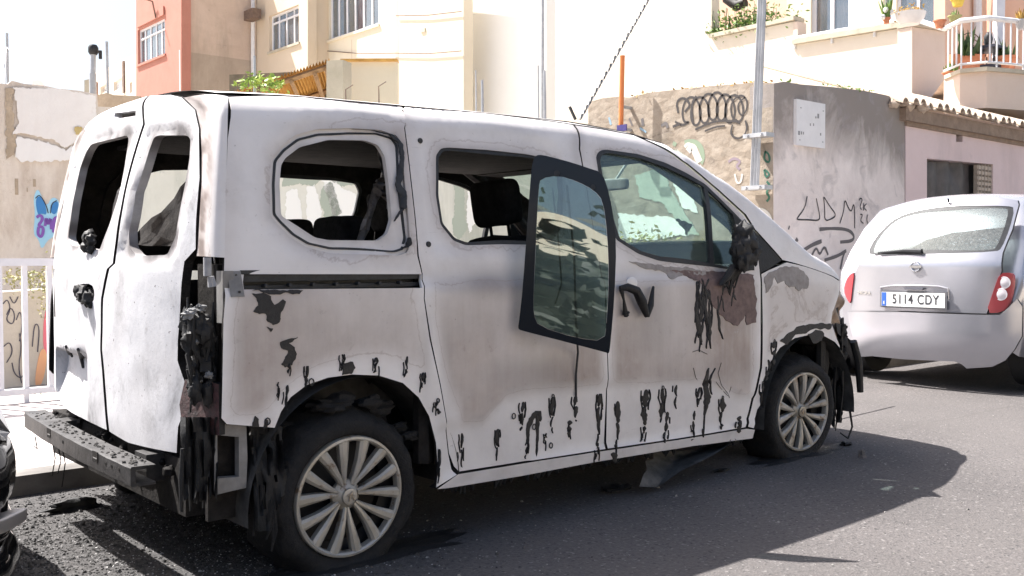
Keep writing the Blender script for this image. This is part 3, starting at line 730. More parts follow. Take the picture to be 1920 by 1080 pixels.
for x,y0,y1,w,p,h in ((640,664,700,9,QP,1),(702,670,697,7,QP,1),(760,668,710,9,QP,0),(791,698,732,8,QP,1),(818,752,776,10,QP,1),(822,842,905,5,QP,0),(573,686,724,7,QP,1),(537,722,768,9,QP,0),(541,682,703,5,QP,0),(520,716,744,3,QP,0),
  (863,812,874,7,SD,1),(930,804,866,7,SD,1),(978,753,808,10,SD,1),(1034,744,810,10,SD,1),(1077,742,788,11,SD,1),(1066,788,820,9,SD,0),(1021,812,836,4,SD,0),(1122,738,828,9,SD,1),(1119,830,862,5,SD,0),(984,822,858,3,SD,0),
  (1155,752,848,10,FD,0),(1209,730,800,13,FD,1),(1240,728,786,11,FD,1),(1266,722,772,8,FD,0),(1248,772,832,7,FD,0),(1309,726,768,9,FD,1),(1299,770,826,6,FD,0),(1352,746,808,9,FD,1),(1385,780,808,7,FD,0),(1205,800,830,4,FD,0),
  (1427,718,764,7,FN,1),(1438,674,716,9,FN,0),(1449,640,682,9,FN,1)):
    drips(x,y0,y1,w,p,h)
for x,y,p in ((1032,835,SD),(1000,800,SD),(501,790,QP),(583,716,QP),(1352,752,FD),(962,780,SD)): ringmark(x,y,4.5,p)
drip([(990,850),(988,812),(994,785),(1008,770),(1012,790)],[3,5,9,12,6],SD); drip([(1006,778),(1008,808),(1004,858)],[6,4,4],SD)
drip([(1150,848),(1152,868)],[10,6],SD); drip([(1385,798),(1384,812)],[8,6],FD)
for pts,p,mm in (([(472,552),(494,548),(506,556),(512,572),(520,570),(529,560),(535,566),(528,584),(522,604),(512,610),(500,600),(498,588),(486,590),(476,582),(484,572),(480,560)],QP,RESID),
  ([(500,612),(512,616),(508,621)],QP,RESID),([(524,640),(540,636),(556,632),(542,646),(552,650),(556,664),(548,684),(534,690),(526,680),(536,672),(538,656),(528,652)],QP,RESID),
  ([(645,682),(660,678),(666,690),(658,702),(640,702)],QP,RESID),([(472,800),(478,780),(483,786),(484,802)],QP,RESID),([(494,802),(496,786),(502,788),(501,803)],QP,RESID),
  ([(474,545),(500,543),(540,545),(566,545),(560,552),(538,550),(520,552),(500,549)],QP,RESID),
  ([(1440,512),(1462,502),(1485,498),(1506,508),(1516,524),(1512,540),(1496,545),(1490,536),(1478,540),(1468,526),(1456,530),(1450,518),(1444,540),(1436,548),(1432,520)],FN,PRIMER),
  ([(1255,506),(1310,507),(1412,514),(1418,560),(1416,604),(1400,608),(1396,590),(1384,612),(1366,604),(1350,590),(1330,560),(1310,528),(1280,516)],FD,RUSTY),
  ([(1180,490),(1230,497),(1300,503),(1330,510),(1318,518),(1290,512),(1262,524),(1240,508),(1205,502)],FD,PRIMER),
  ([(1462,640),(1480,622),(1505,610),(1538,604),(1560,608),(1556,618),(1530,616),(1508,626),(1490,628),(1476,646)],FN,RESID),
  ([(1515,628),(1530,618),(1545,624),(1540,640),(1524,644)],FN,RESID),([(1566,606),(1578,608),(1584,628),(1578,634),(1570,622)],FN,RESID)):
    patch(pts,p,m=mm,name='peeled_paint' if mm in (PRIMER,RUSTY) else 'melted_patch')
# smears of black running from the mirror down the front door
for i in range(24):
    x=RS.uniform(1304,1376); y=RS.uniform(512,560); l=RS.uniform(40,130) if x<1350 else RS.uniform(20,60)
    drip([(x,y),(x+RS.uniform(-8,8),y+l*.4),(x+RS.uniform(-6,10),y+l)],[RS.uniform(2,5),RS.uniform(1.5,4),RS.uniform(3,8),2],FD)
drip([(1328,690),(1322,720),(1326,745),(1320,780)],[3,10,12,3],FD); drip([(1322,745),(1318,820)],[3,3],FD); drip([(1340,690),(1330,712),(1334,740)],[2,4,3],FD)
b=MB()
for pts in ([(1352,680),(1346,700),(1352,722),(1364,738),(1367,746)],[(1300,690),(1304,708),(1309,716)],[(1342,716),(1354,732),(1364,742)],[(1298,660),(1310,656),(1326,664)],[(1370,725),(1366,738)]): b.tube([P3(x,y,.002) for x,y in pts] if 0 else [fS(*onS(x,y),-.002) for x,y in pts],.0013,5)
b.build('melted_thread',RESID,FD)['kind']='stuff'
# blistered weatherstrip round the quarter window
drip([(661,242),(700,244),(735,252),(751,270),(754,300),(749,345),(757,370),(758,392)],[6,8,8,8,7,9,12,10],quarters[0],'window_seal',SEAL,.005)
drip([(757,392),(748,404),(741,415)],[6,4,2],quarters[0],'window_seal',SEAL,.005)
drip([(768,445),(766,460),(758,466)],[8,8,4],quarters[0],'window_seal',MELT,.005)
for x,y in ((788,264),(804,458)):
    c=fS(*onS(x,y),-.002); b=MB(); b.lathe([(0,-.003),(.0085,-.003),(.0105,0),(.0105,.004)],20,Matrix.Translation(c)@Matrix.Rotation(R_(90),4,'X')@Matrix.Scale(-1,4,(0,0,1))); b.build('door_plug',SEAL,doors[0])
# grab handle: cup plus melted remains
b=MB(); c=fS(*onS(1186,532),-.001)
for i in range(1): blob(b,c+Vector((0,.004,0)),.036,3,20,12,(1.0,.22,.8),0,.0)
b.build('handle_cup',PAINT,FD)
b=MB()
def P3(px,py,off): 
    x,z=onS(px,py); return Vector((x,S(x,z)-off,z))
b.tube([P3(1156,540,.02),P3(1166,538,.03),P3(1182,545,.035),P3(1192,565,.035),P3(1203,592,.03)],[.010,.017,.020,.022,.012],9)
b.tube([P3(1203,592,.03),P3(1210,572,.03),P3(1217,545,.02),P3(1221,538,.012)],[.012,.014,.008,.006],9)
b.tube([P3(1158,542,.02),P3(1163,562,.02),P3(1168,590,.015)],[.010,.005,.013],8); blob(b,P3(1169,588,.016),.014,5)
b.build('melted_door_handle',MELT,FD)
# mirror: burnt shell with strings
b=MB()
for (px,py,r,st) in ((1362,452,.085,(.75,.6,1.0)),(1360,482,.08,(.8,.5,.8)),(1378,470,.06,(.7,.6,1.1)),(1352,470,.06,(.6,.6,1.2))): blob(b,P3(px,py,.10),r,px,26,18,st,0,.42)
for i in range(7):
    x=RS.uniform(1344,1384); b.tube([P3(x,490,.09),P3(x+RS.uniform(-4,4),515,.05),P3(x+RS.uniform(-5,5),RS.uniform(525,565),.02)],[.012,RS.uniform(.005,.011),.004],6)
b.tube([P3(1352,500,.07),P3(1346,520,.05),P3(1342,532,.03),P3(1352,534,.02)],[.02,.016,.012,.008],8)
b.build('melted_mirror',MELT,FD)
# ---- loose window glass hanging from the sliding door
A_=atY(1005,292,-.06); B_=atD(1150,330,3.66); D_=atY(975,620,-.05)
ex=(B_-A_).normalized(); nz=ex.cross(D_-A_).normalized(); ey=nz.cross(ex).normalized()
if nz.dot(CAM-A_)<0: nz=-nz
def toG(px,py):
    d=ray(px,py); t=(A_-CAM).dot(nz)/d.dot(nz); p=CAM+d*t-A_; return (p.dot(ex),p.dot(ey))
def fG(u,v,d=0): return A_+ex*u+ey*v-nz*(d+.010*math.sin(u*5))
GO=[toG(*p) for p in chaikin([(1000,298),(1006,291),(1016,290),(1045,297),(1075,305),(1108,316),(1124,321),(1136,338),(1149,395),(1156,455),(1152,560),(1145,640),(1143,658),(1141,663),(1136,661),(1060,641),(982,621),(973,618),(971,614),(973,602),(980,540),(990,400),(996,320)])]
GI=[toG(*p) for p in chaikin([(1014,334),(1047,328),(1084,340),(1114,356),(1131,376),(1139,440),(1142,520),(1138,600),(1133,640),(1080,634),(1010,612),(1000,590),(1000,552),(1005,440),(1010,350)])]
FRIT=mat('blue_black_glass_border',(.010,.012,.017),.15,spec=.35); 
GLH=m_glass('loose_glass',(.36,.46,.45),.19,(.16,.17,.15),.12,25,.01,1.45)
hg=panel('loose_window_glass',GO,[GI],fG,.005,[FRIT,FRIT],van,.03)
panel('clear_glass',hole_grow(GI,-.0008),[],ring(fG,.0005),.004,[GLH,GLH],hg,.02)
b=MB(); c=fG(*toG(1044,325)); b.tube([c+nz*.004,c+nz*.012],.011,14); c=fG(*toG(1112,350)); b.tube([c+nz*.004,c+nz*.010],.009,14); b.build('hinge_boss',SEAL,hg)
b=MB(); b.tube([fG(*toG(1062,345))-nz*.02,fG(*toG(1076,480))-nz*.02,fG(*toG(1079,600))-nz*.02,P3(1077,660,.02),P3(1076,700,.012),P3(1078,742,.006)],.0045,7); b.build('dangling_cord',SEAL,van)
b=MB(); b.tube([fG(*toG(1035,350))-nz*.03,fG(*toG(1046,450))-nz*.03,fG(*toG(1052,530))-nz*.03,fG(*toG(1040,570))-nz*.03],.0035,7); b.build('dangling_cord',SEAL,van)
# melted foliage-like soot runs on the lower glass
SOOTG=m_noisy('sooty_streaks',(.012,.013,.011),(.05,.05,.04),60,.5,.5,.003)
# ---- cabin
SEATM=m_noisy('charred_seat',(.005,.005,.005),(.018,.017,.017),20,.95,.6,.01,spec=.1)
def rbox(mb,a,b_,r,M=None,n=5):
    # rounded box as a superellipsoid
    c=(Vector(a)+Vector(b_))/2; h=(Vector(b_)-Vector(a))/2; vs=[];fs=[]; m1,m2=14,20; e=.35
    sp=lambda v:math.copysign(abs(v)**e,v)
    for i in range(m1+1):
        th=-math.pi/2+math.pi*i/m1
        for j in range(m2):
            ph=2*math.pi*j/m2; v=Vector((h.x*sp(math.cos(th))*sp(math.cos(ph)),h.y*sp(math.cos(th))*sp(math.sin(ph)),h.z*sp(math.sin(th))))
            v+=Vector((1,1,1))*.006*noise.noise(v*14); v+=c; vs.append(M@v if M else v)
    for i in range(m1):
        for j in range(m2): fs.append((i*m2+j,i*m2+(j+1)%m2,(i+1)*m2+(j+1)%m2,(i+1)*m2+j))
    mb.add(vs,fs)
for yc in (.48,1.32):
    M=Matrix.Translation((1.12,yc,.62))@Matrix.Rotation(R_(-10),4,'Y')@Matrix.Translation((-1.12,-yc,-.62))
    b=MB(); rbox(b,(1.06,yc-.23,.55),(1.20,yc+.23,1.14),.05,M); rbox(b,(1.10,yc-.24,.42),(1.60,yc+.24,.56),.05)
    s_=b.build('seat',SEATM,van)
    b=MB(); rbox(b,(1.08,yc-.125,1.185),(1.19,yc+.125,1.385),.04,M)
    for dy in (-.06,.06): b.tube([M@Vector((1.135,yc+dy,1.1)),M@Vector((1.135,yc+dy,1.22))],.007,8)
    b.build('headrest',SEATM,s_)
b=MB(); rbox(b,(.18,.28,.50),(.32,1.52,1.06),.05); rbox(b,(.25,.28,.38),(.75,1.52,.52),.05)
bn=b.build('rear_bench',SEATM,van)
for yc in (.5,.9,1.3):
    b=MB(); rbox(b,(.19,yc-.13,1.02),(.30,yc+.13,1.20),.04); b.build('headrest',SEATM,bn)
b=MB(); rbox(b,(1.95,.14,.70),(2.45,1.66,1.00),.1); b.box((2.40,.14,.72),(2.84,1.66,1.00)); b.build('dashboard_and_light_block',CHAR,van)  # second box is an unseen cowl filler, added to block sunlight leaking through
b=MB(); M=Matrix.Translation((1.88,1.30,.98))@Matrix.Rotation(R_(-62),4,'Y'); b.tube([M@Vector((.18*math.cos(q*math.pi/16),.18*math.sin(q*math.pi/16),0)) for q in range(33)],.013,8,cap=False)
b.tube([M@Vector((-.17,0,0)),M@Vector((0,0,-.02)),M@Vector((.17,0,0))],.012,6); b.tube([M@Vector((0,0,-.02)),M@Vector((0,.17,0))],.012,6); b.tube([M@Vector((0,0,-.02)),Vector((2.1,1.30,.86))],.03,8); b.build('steering_wheel',SEATM,van)
b=MB(); p=atY(1152,345,.88); rbox(b,(p.x-.015,.78,p.z-.035),(p.x+.015,1.02,p.z+.03),.01); b.tube([(p.x+.01,.9,p.z),(p.x+.12,.9,p.z+.12)],.008,6); b.build('interior_mirror',INNERW,van)
b=MB()
for y0 in (.25,1.0): b.box((1.72,y0,1.50),(1.90,y0+.5,1.52))
b.build('sun_visor',CHAR,van)
CLOTH=m_noisy('singed_cloth',(.10,.09,.085),(.22,.20,.19),9,.95,.7,.02)
def ribbon(mb,pts,w_,side=Vector((1,0,0)),wob=.01,sd=0):
    vs=[];fs=[]; pts=[Vector(p) for p in pts]; k=0; P=[]
    for a,c in zip(pts,pts[1:]):
        for t in range(6): P.append(a.lerp(c,t/6))
    P.append(pts[-1])
    for i,p in enumerate(P):
        ww=w_*(1+.3*noise.noise(Vector((i*.3,sd,0))))
        for j in range(5):
            s_=-.5+j/4; vs.append(p+side*ww*s_+Vector((0,wob*noise.noise(Vector((i*.4,j*.9,sd))),0))*2)
    for i in range(len(P)-1):
        for j in range(4): fs.append((i*5+j,i*5+j+1,(i+1)*5+j+1,(i+1)*5+j))
    mb.add(vs,fs)
b=MB(); ribbon(b,[atY(712,270,.2),atY(722,330,.2),atY(708,350,.2),atY(735,385,.2),atY(740,420,.2)],.05,Vector((.9,.3,0)),.03,1); ribbon(b,[atY(708,345,.25),atY(697,390,.25),atY(676,452,.25)],.05,Vector((.9,.2,0)),.01,2)
b.build('seat_belt',CLOTH,van)
b=MB(); ribbon(b,[atX(200,270,-.15),atX(196,330,-.15),atX(190,400,-.15),atX(178,445,-.15)],.30,Vector((.25,-.95,0)),.05,5)
b.build('sagging_headliner',m_noisy('singed_lining',(.10,.10,.10),(.20,.195,.19),8,.95,.8,.03),van)
b=MB()
for k_ in range(8): blob(b,atX(166+RS.uniform(-6,6),442+k_*4.2,RR(1.3,1.1)-.01),RS.uniform(.012,.024),k_,9,7)
b.build('melted_wiper_motor',MELT,ldoor)
b=MB()
for (px,py,r) in ((148,545,.022),(160,552,.03),(166,562,.026),(152,556,.018),(170,572,.012)): blob(b,atX(px,py,RR(1.3,.9)-.015),r,px)
b.build('melted_door_handle',MELT,ldoor)
b=MB()
for pts in (((126,650),(132,660),(137,668)),((148,655),(156,668),(158,690))): b.tube([fR(*onR(*q),-.003) for q in pts],[.007,.013,.005],6)
b.build('melted_drip',RESID,ldoor)
b=MB(); vs=[];fs=[]
tp=[(350,338),(338,350),(326,372),(302,398),(284,408),(262,430),(240,462)]
for i,(x,y) in enumerate(tp):
    for j in range(7):
        q=atX(x+3*noise.noise(Vector((i,j,1)))*2,y+(490-y)*j/6,.12+.06*noise.noise(Vector((i*.9,j*.7,4)))); vs.append(q)
for i in range(len(tp)-1):
    for j in range(6): fs.append((i*7+j,i*7+j+1,(i+1)*7+j+1,(i+1)*7+j))
b.add(vs,fs); b.build('collapsed_trim',CHAR,van)
# antenna stub on the roof
b=MB(); b.tube([atY(1079,224,.95),atY(1068,200,.95)],.008,8); b.build('antenna_stub',SEAL,van)
# scrap of headlamp / crumpled wing tip and melted bumper skin at the front
BRN=m_noisy('heat_bronzed_metal',(.16,.10,.06),(.42,.33,.26),12,.35,.6,.01,metal=.3)
HL=[(3.03,.88),(3.10,.92),(3.16,.86),(3.24,.78),(3.26,.62),(3.18,.50),(3.12,.56),(3.06,.66)]
b=MB(); fr=[(1574,532),(1583,556),(1590,590),(1596,622)]
hp=PS([(1575,532),(1573,552),(1561,585),(1558,605),(1566,628),(1578,650)])+[(3.33,.60),(3.37,.66),(3.36,.80),(3.30,.88)]
hl=panel('headlamp_remains',hp,[],lambda u,v,d=0:Vector((u+.02*noise.noise(Vector((u*9,v*9,0))),S(u,min(v,zr(u)-.03),False)+.012+d+.05*noise.noise(Vector((u*13,v*13,4))),v)),.02,[BRN,CHAR],van,.012)
def sheet_melt(b,x0,x1,z1f,z0f,off,nc,nr,sd,hole=.30,amp=.035):
    vs=[];fs=[]
    for i in range(nc+1):
        x=x0+(x1-x0)*i/nc; L=max(.0,noise.noise(Vector((i*.55,sd,0))))*.9+.35+.65*abs(noise.noise(Vector((i*.21,sd,4))))
        for j in range(nr+1):
            t=j/nr; z=z1f(x)+(z0f(x)-z1f(x))*t*min(1.15,.45+L); y=plan(x)+off+amp*noise.noise(Vector((i*.45,j*.22,sd)))+.6*amp*noise.noise(Vector((i*1.5,j*.4,sd+3)))
            vs.append(Vector((x+.02*noise.noise(Vector((i*.4,j*.3,sd+7))),y,z)))
    for i in range(nc):
        for j in range(nr):
            if noise.noise(Vector((i*.42,j*.16,sd+20)))>hole-(.25*j/nr): continue
            fs.append((i*(nr+1)+j,i*(nr+1)+j+1,(i+1)*(nr+1)+j+1,(i+1)*(nr+1)+j))
    b.add(vs,fs)
b=MB(); RM=random.Random(5)
sheet_melt(b,3.12,3.44,lambda x:.70-.1*max(0,3.16-x)*3,lambda x:.20,.0,34,30,1); sheet_melt(b,3.10,3.42,lambda x:.62,lambda x:.16,.05,30,30,2,.4); sheet_melt(b,3.2,3.44,lambda x:.66,lambda x:.30,-.035,22,24,3,.15,.05)
for i in range(16):
    x=RM.uniform(3.12,3.40); y=plan(x)+RM.uniform(-.03,.05); z=RM.uniform(.35,.6); b.tube([(x,y,z),(x+RM.uniform(-.02,.02),y+RM.uniform(-.01,.01),z-.12),(x+RM.uniform(-.03,.03),y,z-RM.uniform(.18,.30))],[.012,RM.uniform(.006,.012),.003],6)
for i in range(10):
    x=RM.uniform(3.14,3.36); blob(b,(x,plan(x)+RM.uniform(-.02,.03),RM.uniform(.35,.66)),RM.uniform(.02,.045),i,12,10,(.7,.6,1.6),0,.9)
b.tube([atY(1600,640,.04),atY(1610,680,.04),atY(1613,735,.04)],[.02,.022,.018],8); b.tube([atY(1592,760,.05),atY(1598,800,.05),atY(1590,822,.05),atY(1576,812,.05)],[.008,.006,.005,.004],6)
b.build('melted_bumper',MELT,van)
b=MB()
for i in range(46):
    t=i/45; y=.08+1.64*t; x=3.40-.42*(2*abs(t-.5))**3-.02+RM.uniform(-.02,.02)
    zt_=RM.uniform(.62,.74); b.tube([(x,y,zt_),(x+RM.uniform(-.02,.03),y+RM.uniform(-.02,.02),.45),(x+RM.uniform(-.03,.03),y+RM.uniform(-.02,.02),RM.uniform(.1,.35))],[.03,.028,.008],7)
b.box((3.0,.22,.26),(3.30,1.58,.84)); b.box((3.0,.10,.55),(3.16,1.7,.86)); b.build('melted_grille_and_light_block',MELT,van)  # added boxes fill the nose, sized to stop sunlight leaking into its shadow
# torn underbody sheet hanging below the sill
b=MB(); vs=[];fs=[]
top_=[(1225,848),(1262,846),(1300,842),(1345,834),(1385,822)]; bot=[(1198,912),(1235,915),(1270,880),(1330,850),(1392,826)]
for i in range(5):
    for j in range(7):
        t=j/6; a=atY(*top_[i],.16); c=atY(*bot[i],.02); v=a.lerp(c,t); v+=Vector((0,.05,.015))*noise.noise(Vector((i*1.1,j*.8,2))); vs.append(v)
for i in range(4):
    for j in range(6): fs.append((i*7+j,i*7+j+1,(i+1)*7+j+1,(i+1)*7+j))
b.add(vs,fs); b.build('torn_undertray',m_noisy('dusty_torn_plastic',(.03,.03,.028),(.13,.125,.12),14,.8,.6,.01),van,60)
b=MB()
for i in range(60):
    px=RM.uniform(830,1400); y=915-(px-820)*.172+RM.uniform(-2,4); p=atY(px,y,.03); b.tube([p,p-Vector((RM.uniform(-.01,.01),0,RM.uniform(.01,.035)))],[RM.uniform(.006,.018),.003],6)
b.build('sill_residue',MELT,van)['kind']='stuff'
# ================================================================== SETTING
def m_asphalt():
    m=mat('asphalt',rough=.9); k=N(m); o=k.tc.outputs['Object']
    big=k.noise(.8,6,.6); mid=k.noise(60,6,.75); v=k.n('ShaderNodeTexVoronoi'); v.inputs['Scale'].default_value=110; k.l(o,v.inputs['Vector'])
    c=k.ramp(big,[(.3,(.084,.076,.074)),(.7,(.130,.117,.113))])
    c=k.mix(.7,c,k.ramp(mid,[(.35,(.35,.35,.35)),(.65,(1,1,1))]),'MULTIPLY')
    sep=k.n('ShaderNodeSeparateColor'); k.l(v.outputs['Color'],sep.inputs[0])
    c=k.mix(k.ramp(sep.outputs[0],[(.96,0),(.985,.5)]),c,(.25,.235,.225))
    c=k.mix(k.ramp(sep.outputs[1],[(.94,0),(.97,.7)]),c,(.02,.02,.02))
    # ash and extinguishing dirt around the burnt van (real stain with its own outline)
    sx=k.n('ShaderNodeSeparateXYZ'); k.l(o,sx.inputs[0]); n=k.noise(2.2,8,.7)
    ax=k.math('MULTIPLY',k.math('SUBTRACT',sx.outputs[0],-.35),.80); ay=k.math('MULTIPLY',k.math('SUBTRACT',sx.outputs[1],.9),.62)
    d=k.math('SQRT',k.math('ADD',k.math('MULTIPLY',ax,ax),k.math('MULTIPLY',ay,ay)))
    d=k.math('ADD',d,k.math('MULTIPLY',k.math('SUBTRACT',n,.5),.9))
    ash=k.ramp(d,[(.55,1),(1.05,0)])
    an=k.noise(38,8,.8); c=k.mix(k.math('MULTIPLY',ash,.93),c,k.ramp(an,[(.38,(.014,.013,.013)),(.56,(.05,.048,.048)),(.70,(.19,.18,.18))]))
    # thin joint in the asphalt ahead of the van
    pa=atZ(1640,815); pb=atZ(1920,757); L=math.hypot(pb.x-pa.x,pb.y-pa.y); nx,ny=-(pb.y-pa.y)/L,(pb.x-pa.x)/L; cc=-(nx*pa.x+ny*pa.y)
    cr=k.noise(2.5,4,.6); jy=k.math('ABSOLUTE',k.math('ADD',k.math('ADD',k.math('MULTIPLY',sx.outputs[0],nx),k.math('MULTIPLY',sx.outputs[1],ny)),k.math('ADD',k.math('MULTIPLY',k.math('SUBTRACT',cr,.5),.10),cc)))
    c=k.mix(k.math('MULTIPLY',k.ramp(jy,[(.004,.5),(.014,0)]),k.ramp(sx.outputs[0],[(0,0),(1,1)])),c,(.06,.055,.05))
    pt=k.noise(.35,5,.6,dist=.5); c=k.mix(k.math('MULTIPLY',k.ramp(pt,[(.5,0),(.6,1)]),.35),c,(.09,.082,.078))
    k.col(c); h=k.math('ADD',mid,k.math('MULTIPLY',v.outputs['Distance'],.9)); k.bump(h,.55,.006); return m
def sheet(name,x0,x1,y0,y1,z,m,kind='structure',sub=1):
    b=MB(); 
    for i in range(sub):
        for j in range(sub):
            xa=x0+(x1-x0)*i/sub; xb=x0+(x1-x0)*(i+1)/sub; ya=y0+(y1-y0)*j/sub; yb=y0+(y1-y0)*(j+1)/sub
            b.add([(xa,ya,z),(xb,ya,z),(xb,yb,z),(xa,yb,z)],[(0,1,2,3)])
    o=b.build(name,m,smooth=0); o['kind']=kind; return o
GR=m_noisy('dry_dusty_ground',(.34,.30,.25),(.52,.47,.40),2.5,.95,.5,.02)
sheet('ground',-300,300,-300,300,-.012,GR)
sheet('road',-60,90,-7.2,1.90,0,m_asphalt())
def m_pave():
    m=mat('concrete_paving_tiles',rough=.85); k=N(m); o=k.tc.outputs['Object']
    br=k.n('ShaderNodeTexBrick'); br.inputs['Scale'].default_value=1; br.inputs['Mortar Size'].default_value=.006; br.inputs['Brick Width'].default_value=.2; br.inputs['Row Height'].default_value=.2; br.offset=0
    br.inputs['Color1'].default_value=(.56,.50,.47,1); br.inputs['Color2'].default_value=(.48,.43,.41,1); br.inputs['Mortar'].default_value=(.22,.2,.19,1)
    k.l(o,br.inputs['Vector']); n=k.noise(5,8,.65); c=k.mix(.35,br.outputs['Color'],k.ramp(n,[(.3,.55),(.7,1)]),'MULTIPLY'); k.col(c); k.bump(br.outputs['Fac'],-.4,.006); return m
b=MB(); b.box((-40,1.99,-.01),(60,4.62,.085)); pv=b.build('pavement',m_pave(),smooth=0); pv['kind']='structure'
b=MB(); KB=m_noisy('sooty_kerb_concrete',(.07,.065,.06),(.30,.28,.26),1.2,.85,.4)
for i in range(100):
    x=-40+i*1.0; b.box((x,1.84,-.05),(x+.992,1.985,.088+.003*((i*7)%3)))
kb=b.build('kerb',KB,smooth=0); kb['kind']='structure'
# burnt debris strewn on the asphalt
def debris(name,n,cx,cy,sx,sy,smin,smax,m,label,seed,keep=None):
    rr=random.Random(seed); b=MB(); vs=[];fs=[]
    k=0
    while k<n:
        x=rr.gauss(cx,sx); y=rr.gauss(cy,sy)
        if keep and not keep(x,y): continue
        s=rr.uniform(smin,smax)*(1 if rr.random()<.9 else 2); a=rr.uniform(0,6.3); n0=len(vs); h=s*rr.uniform(.25,.9)
        q=[(s*rr.uniform(.5,1)*math.cos(a+t),s*rr.uniform(.4,1)*math.sin(a+t)) for t in (0,1.6,3.1,4.7)]
        for dx,dy in q: vs.append((x+dx,y+dy,.0))
        for dx,dy in q: vs.append((x+dx*.6,y+dy*.6,h*rr.uniform(.5,1)))
        fs+=[(n0,n0+1,n0+5,n0+4),(n0+1,n0+2,n0+6,n0+5),(n0+2,n0+3,n0+7,n0+6),(n0+3,n0,n0+4,n0+7),(n0+4,n0+5,n0+6,n0+7)]; k+=1
    b.add(vs,fs); o=b.build(name,m,smooth=0); tag(o,label,'debris',kind='stuff'); return o
debris('burnt_debris',14000,-.45,.9,.42,.62,.002,.007,m_noisy('cinder',(.010,.010,.010),(.10,.097,.095),30,.85,.4),'black cinders and ash crumbs strewn on the road behind the burnt van',3,lambda x,y:y<1.82 and x>-1.6 and y>-1.2)
debris('ash_flakes',2600,-.5,.8,.42,.60,.0015,.005,m_noisy('ash_flake',(.22,.21,.21),(.5,.49,.48),60,.7,.4),'pale grey ash flakes and glass crumbs scattered among the cinders behind the van',8,lambda x,y:y<1.82 and x>-1.6)
debris('road_grit',900,1.6,-.3,1.6,.9,.002,.006,m_noisy('grit',(.02,.02,.02),(.4,.38,.35),60,.8,.4),'small grit and burnt crumbs scattered over the asphalt beside the van',12,lambda x,y:y<1.8)
rr=random.Random(21)
def scrap(px,py,s,label,dark=True,st=(1,1,.35)):
    p=atZ(px,py,.0); b=MB(); blob(b,(0,0,s*.3),s,rr.random()*9,12,8,st,0,.9)
    o=b.build('scrap',MELT if dark else CLOTH); o.location=p; tag(o,label,'debris')
scrap(1616,858,.028,'small pale crumpled scrap lying on the road in the front shadow of the van',False,(.6,.7,1.2))
scrap(1585,835,.03,'small dark wedge of burnt plastic on the road just ahead of the front tyre')
scrap(1155,922,.05,'flat black flake of plastic lying on the road below the sliding door sill',True,(1.6,.7,.25))
scrap(1352,885,.035,'thin black splinter on the road below the front door',True,(1.7,.5,.2))
scrap(140,956,.055,'long charred chunk lying in the ash behind the bumper beam',True,(1.9,.5,.5))
def pool(px,py,rx,ry,label,sd):
    p=atZ(px,py,.0); b=MB(); vs=[Vector((0,0,.008))]; n=40
    for i in range(n):
        q=2*math.pi*i/n; k=1+.5*noise.noise(Vector((math.cos(q)*2,math.sin(q)*2,sd)))+.25*noise.noise(Vector((math.cos(q)*6,math.sin(q)*6,sd))); vs.append(Vector((rx*k*math.cos(q),ry*k*math.sin(q),.001)))
    vs2=[Vector((v.x*.85,v.y*.85,.006)) for v in vs[1:]]; vs+=vs2
    b.add(vs,[(0,n+1+i,n+1+(i+1)%n) for i in range(n)]+[(n+1+i,1+i,1+(i+1)%n,n+1+(i+1)%n) for i in range(n)]); o=b.build('melted_rubber_puddle',MELT); o.location=p; tag(o,label,'debris')
pool(700,1040,.42,.10,'black puddle of melted rubber on the road under the burnt rear tyre',1)
pool(1500,852,.40,.08,'black puddle of melted rubber on the road under the flat front tyre',2)
# ------------------------------------------------------------------ plaster materials
def m_plaster(name,c0,c1,stain=(.3,.27,.25),samt=.35,scale=1.2,bump=.35,rough=.92,streak=True):
    m=mat(name,c0,rough); k=N(m); a=k.noise(scale,9,.75,dist=.5); b_=k.noise(scale*.5,8,.7,stretch=(1.5,1.5,.35) if streak else None,dist=.4)
    c=k.ramp(a,[(.3,c0),(.7,c1)]); c=k.mix(k.math('MULTIPLY',k.ramp(b_,[(.5,0),(.72,1)]),samt),c,stain); c=k.mix(k.math('MULTIPLY',k.ramp(k.noise(scale*3.3,10,.8),[(.60,0),(.66,1)]),samt*.6),c,stain); k.col(c); k.bump(k.noise(scale*14,8,.7),bump,.012); return m
def m_rubble():
    m=mat('rubble_stone_wall',rough=.95); k=N(m); o=k.tc.outputs['Object']
    v=k.n('ShaderNodeTexVoronoi',feature='DISTANCE_TO_EDGE'); mp=k.n('ShaderNodeMapping'); mp.inputs['Scale'].default_value=(1,2.6,5.0); k.l(o,mp.inputs[0])
    nn=k.n('ShaderNodeTexNoise'); nn.inputs['Scale'].default_value=3; k.l(o,nn.inputs['Vector']); ad=k.n('ShaderNodeMix',data_type='RGBA'); ad.inputs[0].default_value=.25; k.l(mp.outputs[0],ad.inputs[6]); k.l(nn.outputs['Color'],ad.inputs[7]); k.l(ad.outputs[2],v.inputs['Vector']); v.inputs['Scale'].default_value=1.6
    st=k.ramp(k.noise(3,8,.7),[(.3,(.15,.12,.09)),(.55,(.22,.19,.155)),(.75,(.29,.26,.22))])
    c=k.mix(k.ramp(v.outputs['Distance'],[(.02,1),(.09,0)]),st,(.10,.08,.065)); pl=k.ramp(k.noise(.9,8,.7),[(.36,0),(.46,1)])
    c=k.mix(pl,c,k.ramp(k.noise(5,6,.7),[(.3,(.24,.195,.15)),(.7,(.36,.31,.255))])); k.col(c)
    k.bump(k.math('ADD',k.math('MULTIPLY',v.outputs['Distance'],1.5),k.noise(18,8,.7)),.45,.02); return m
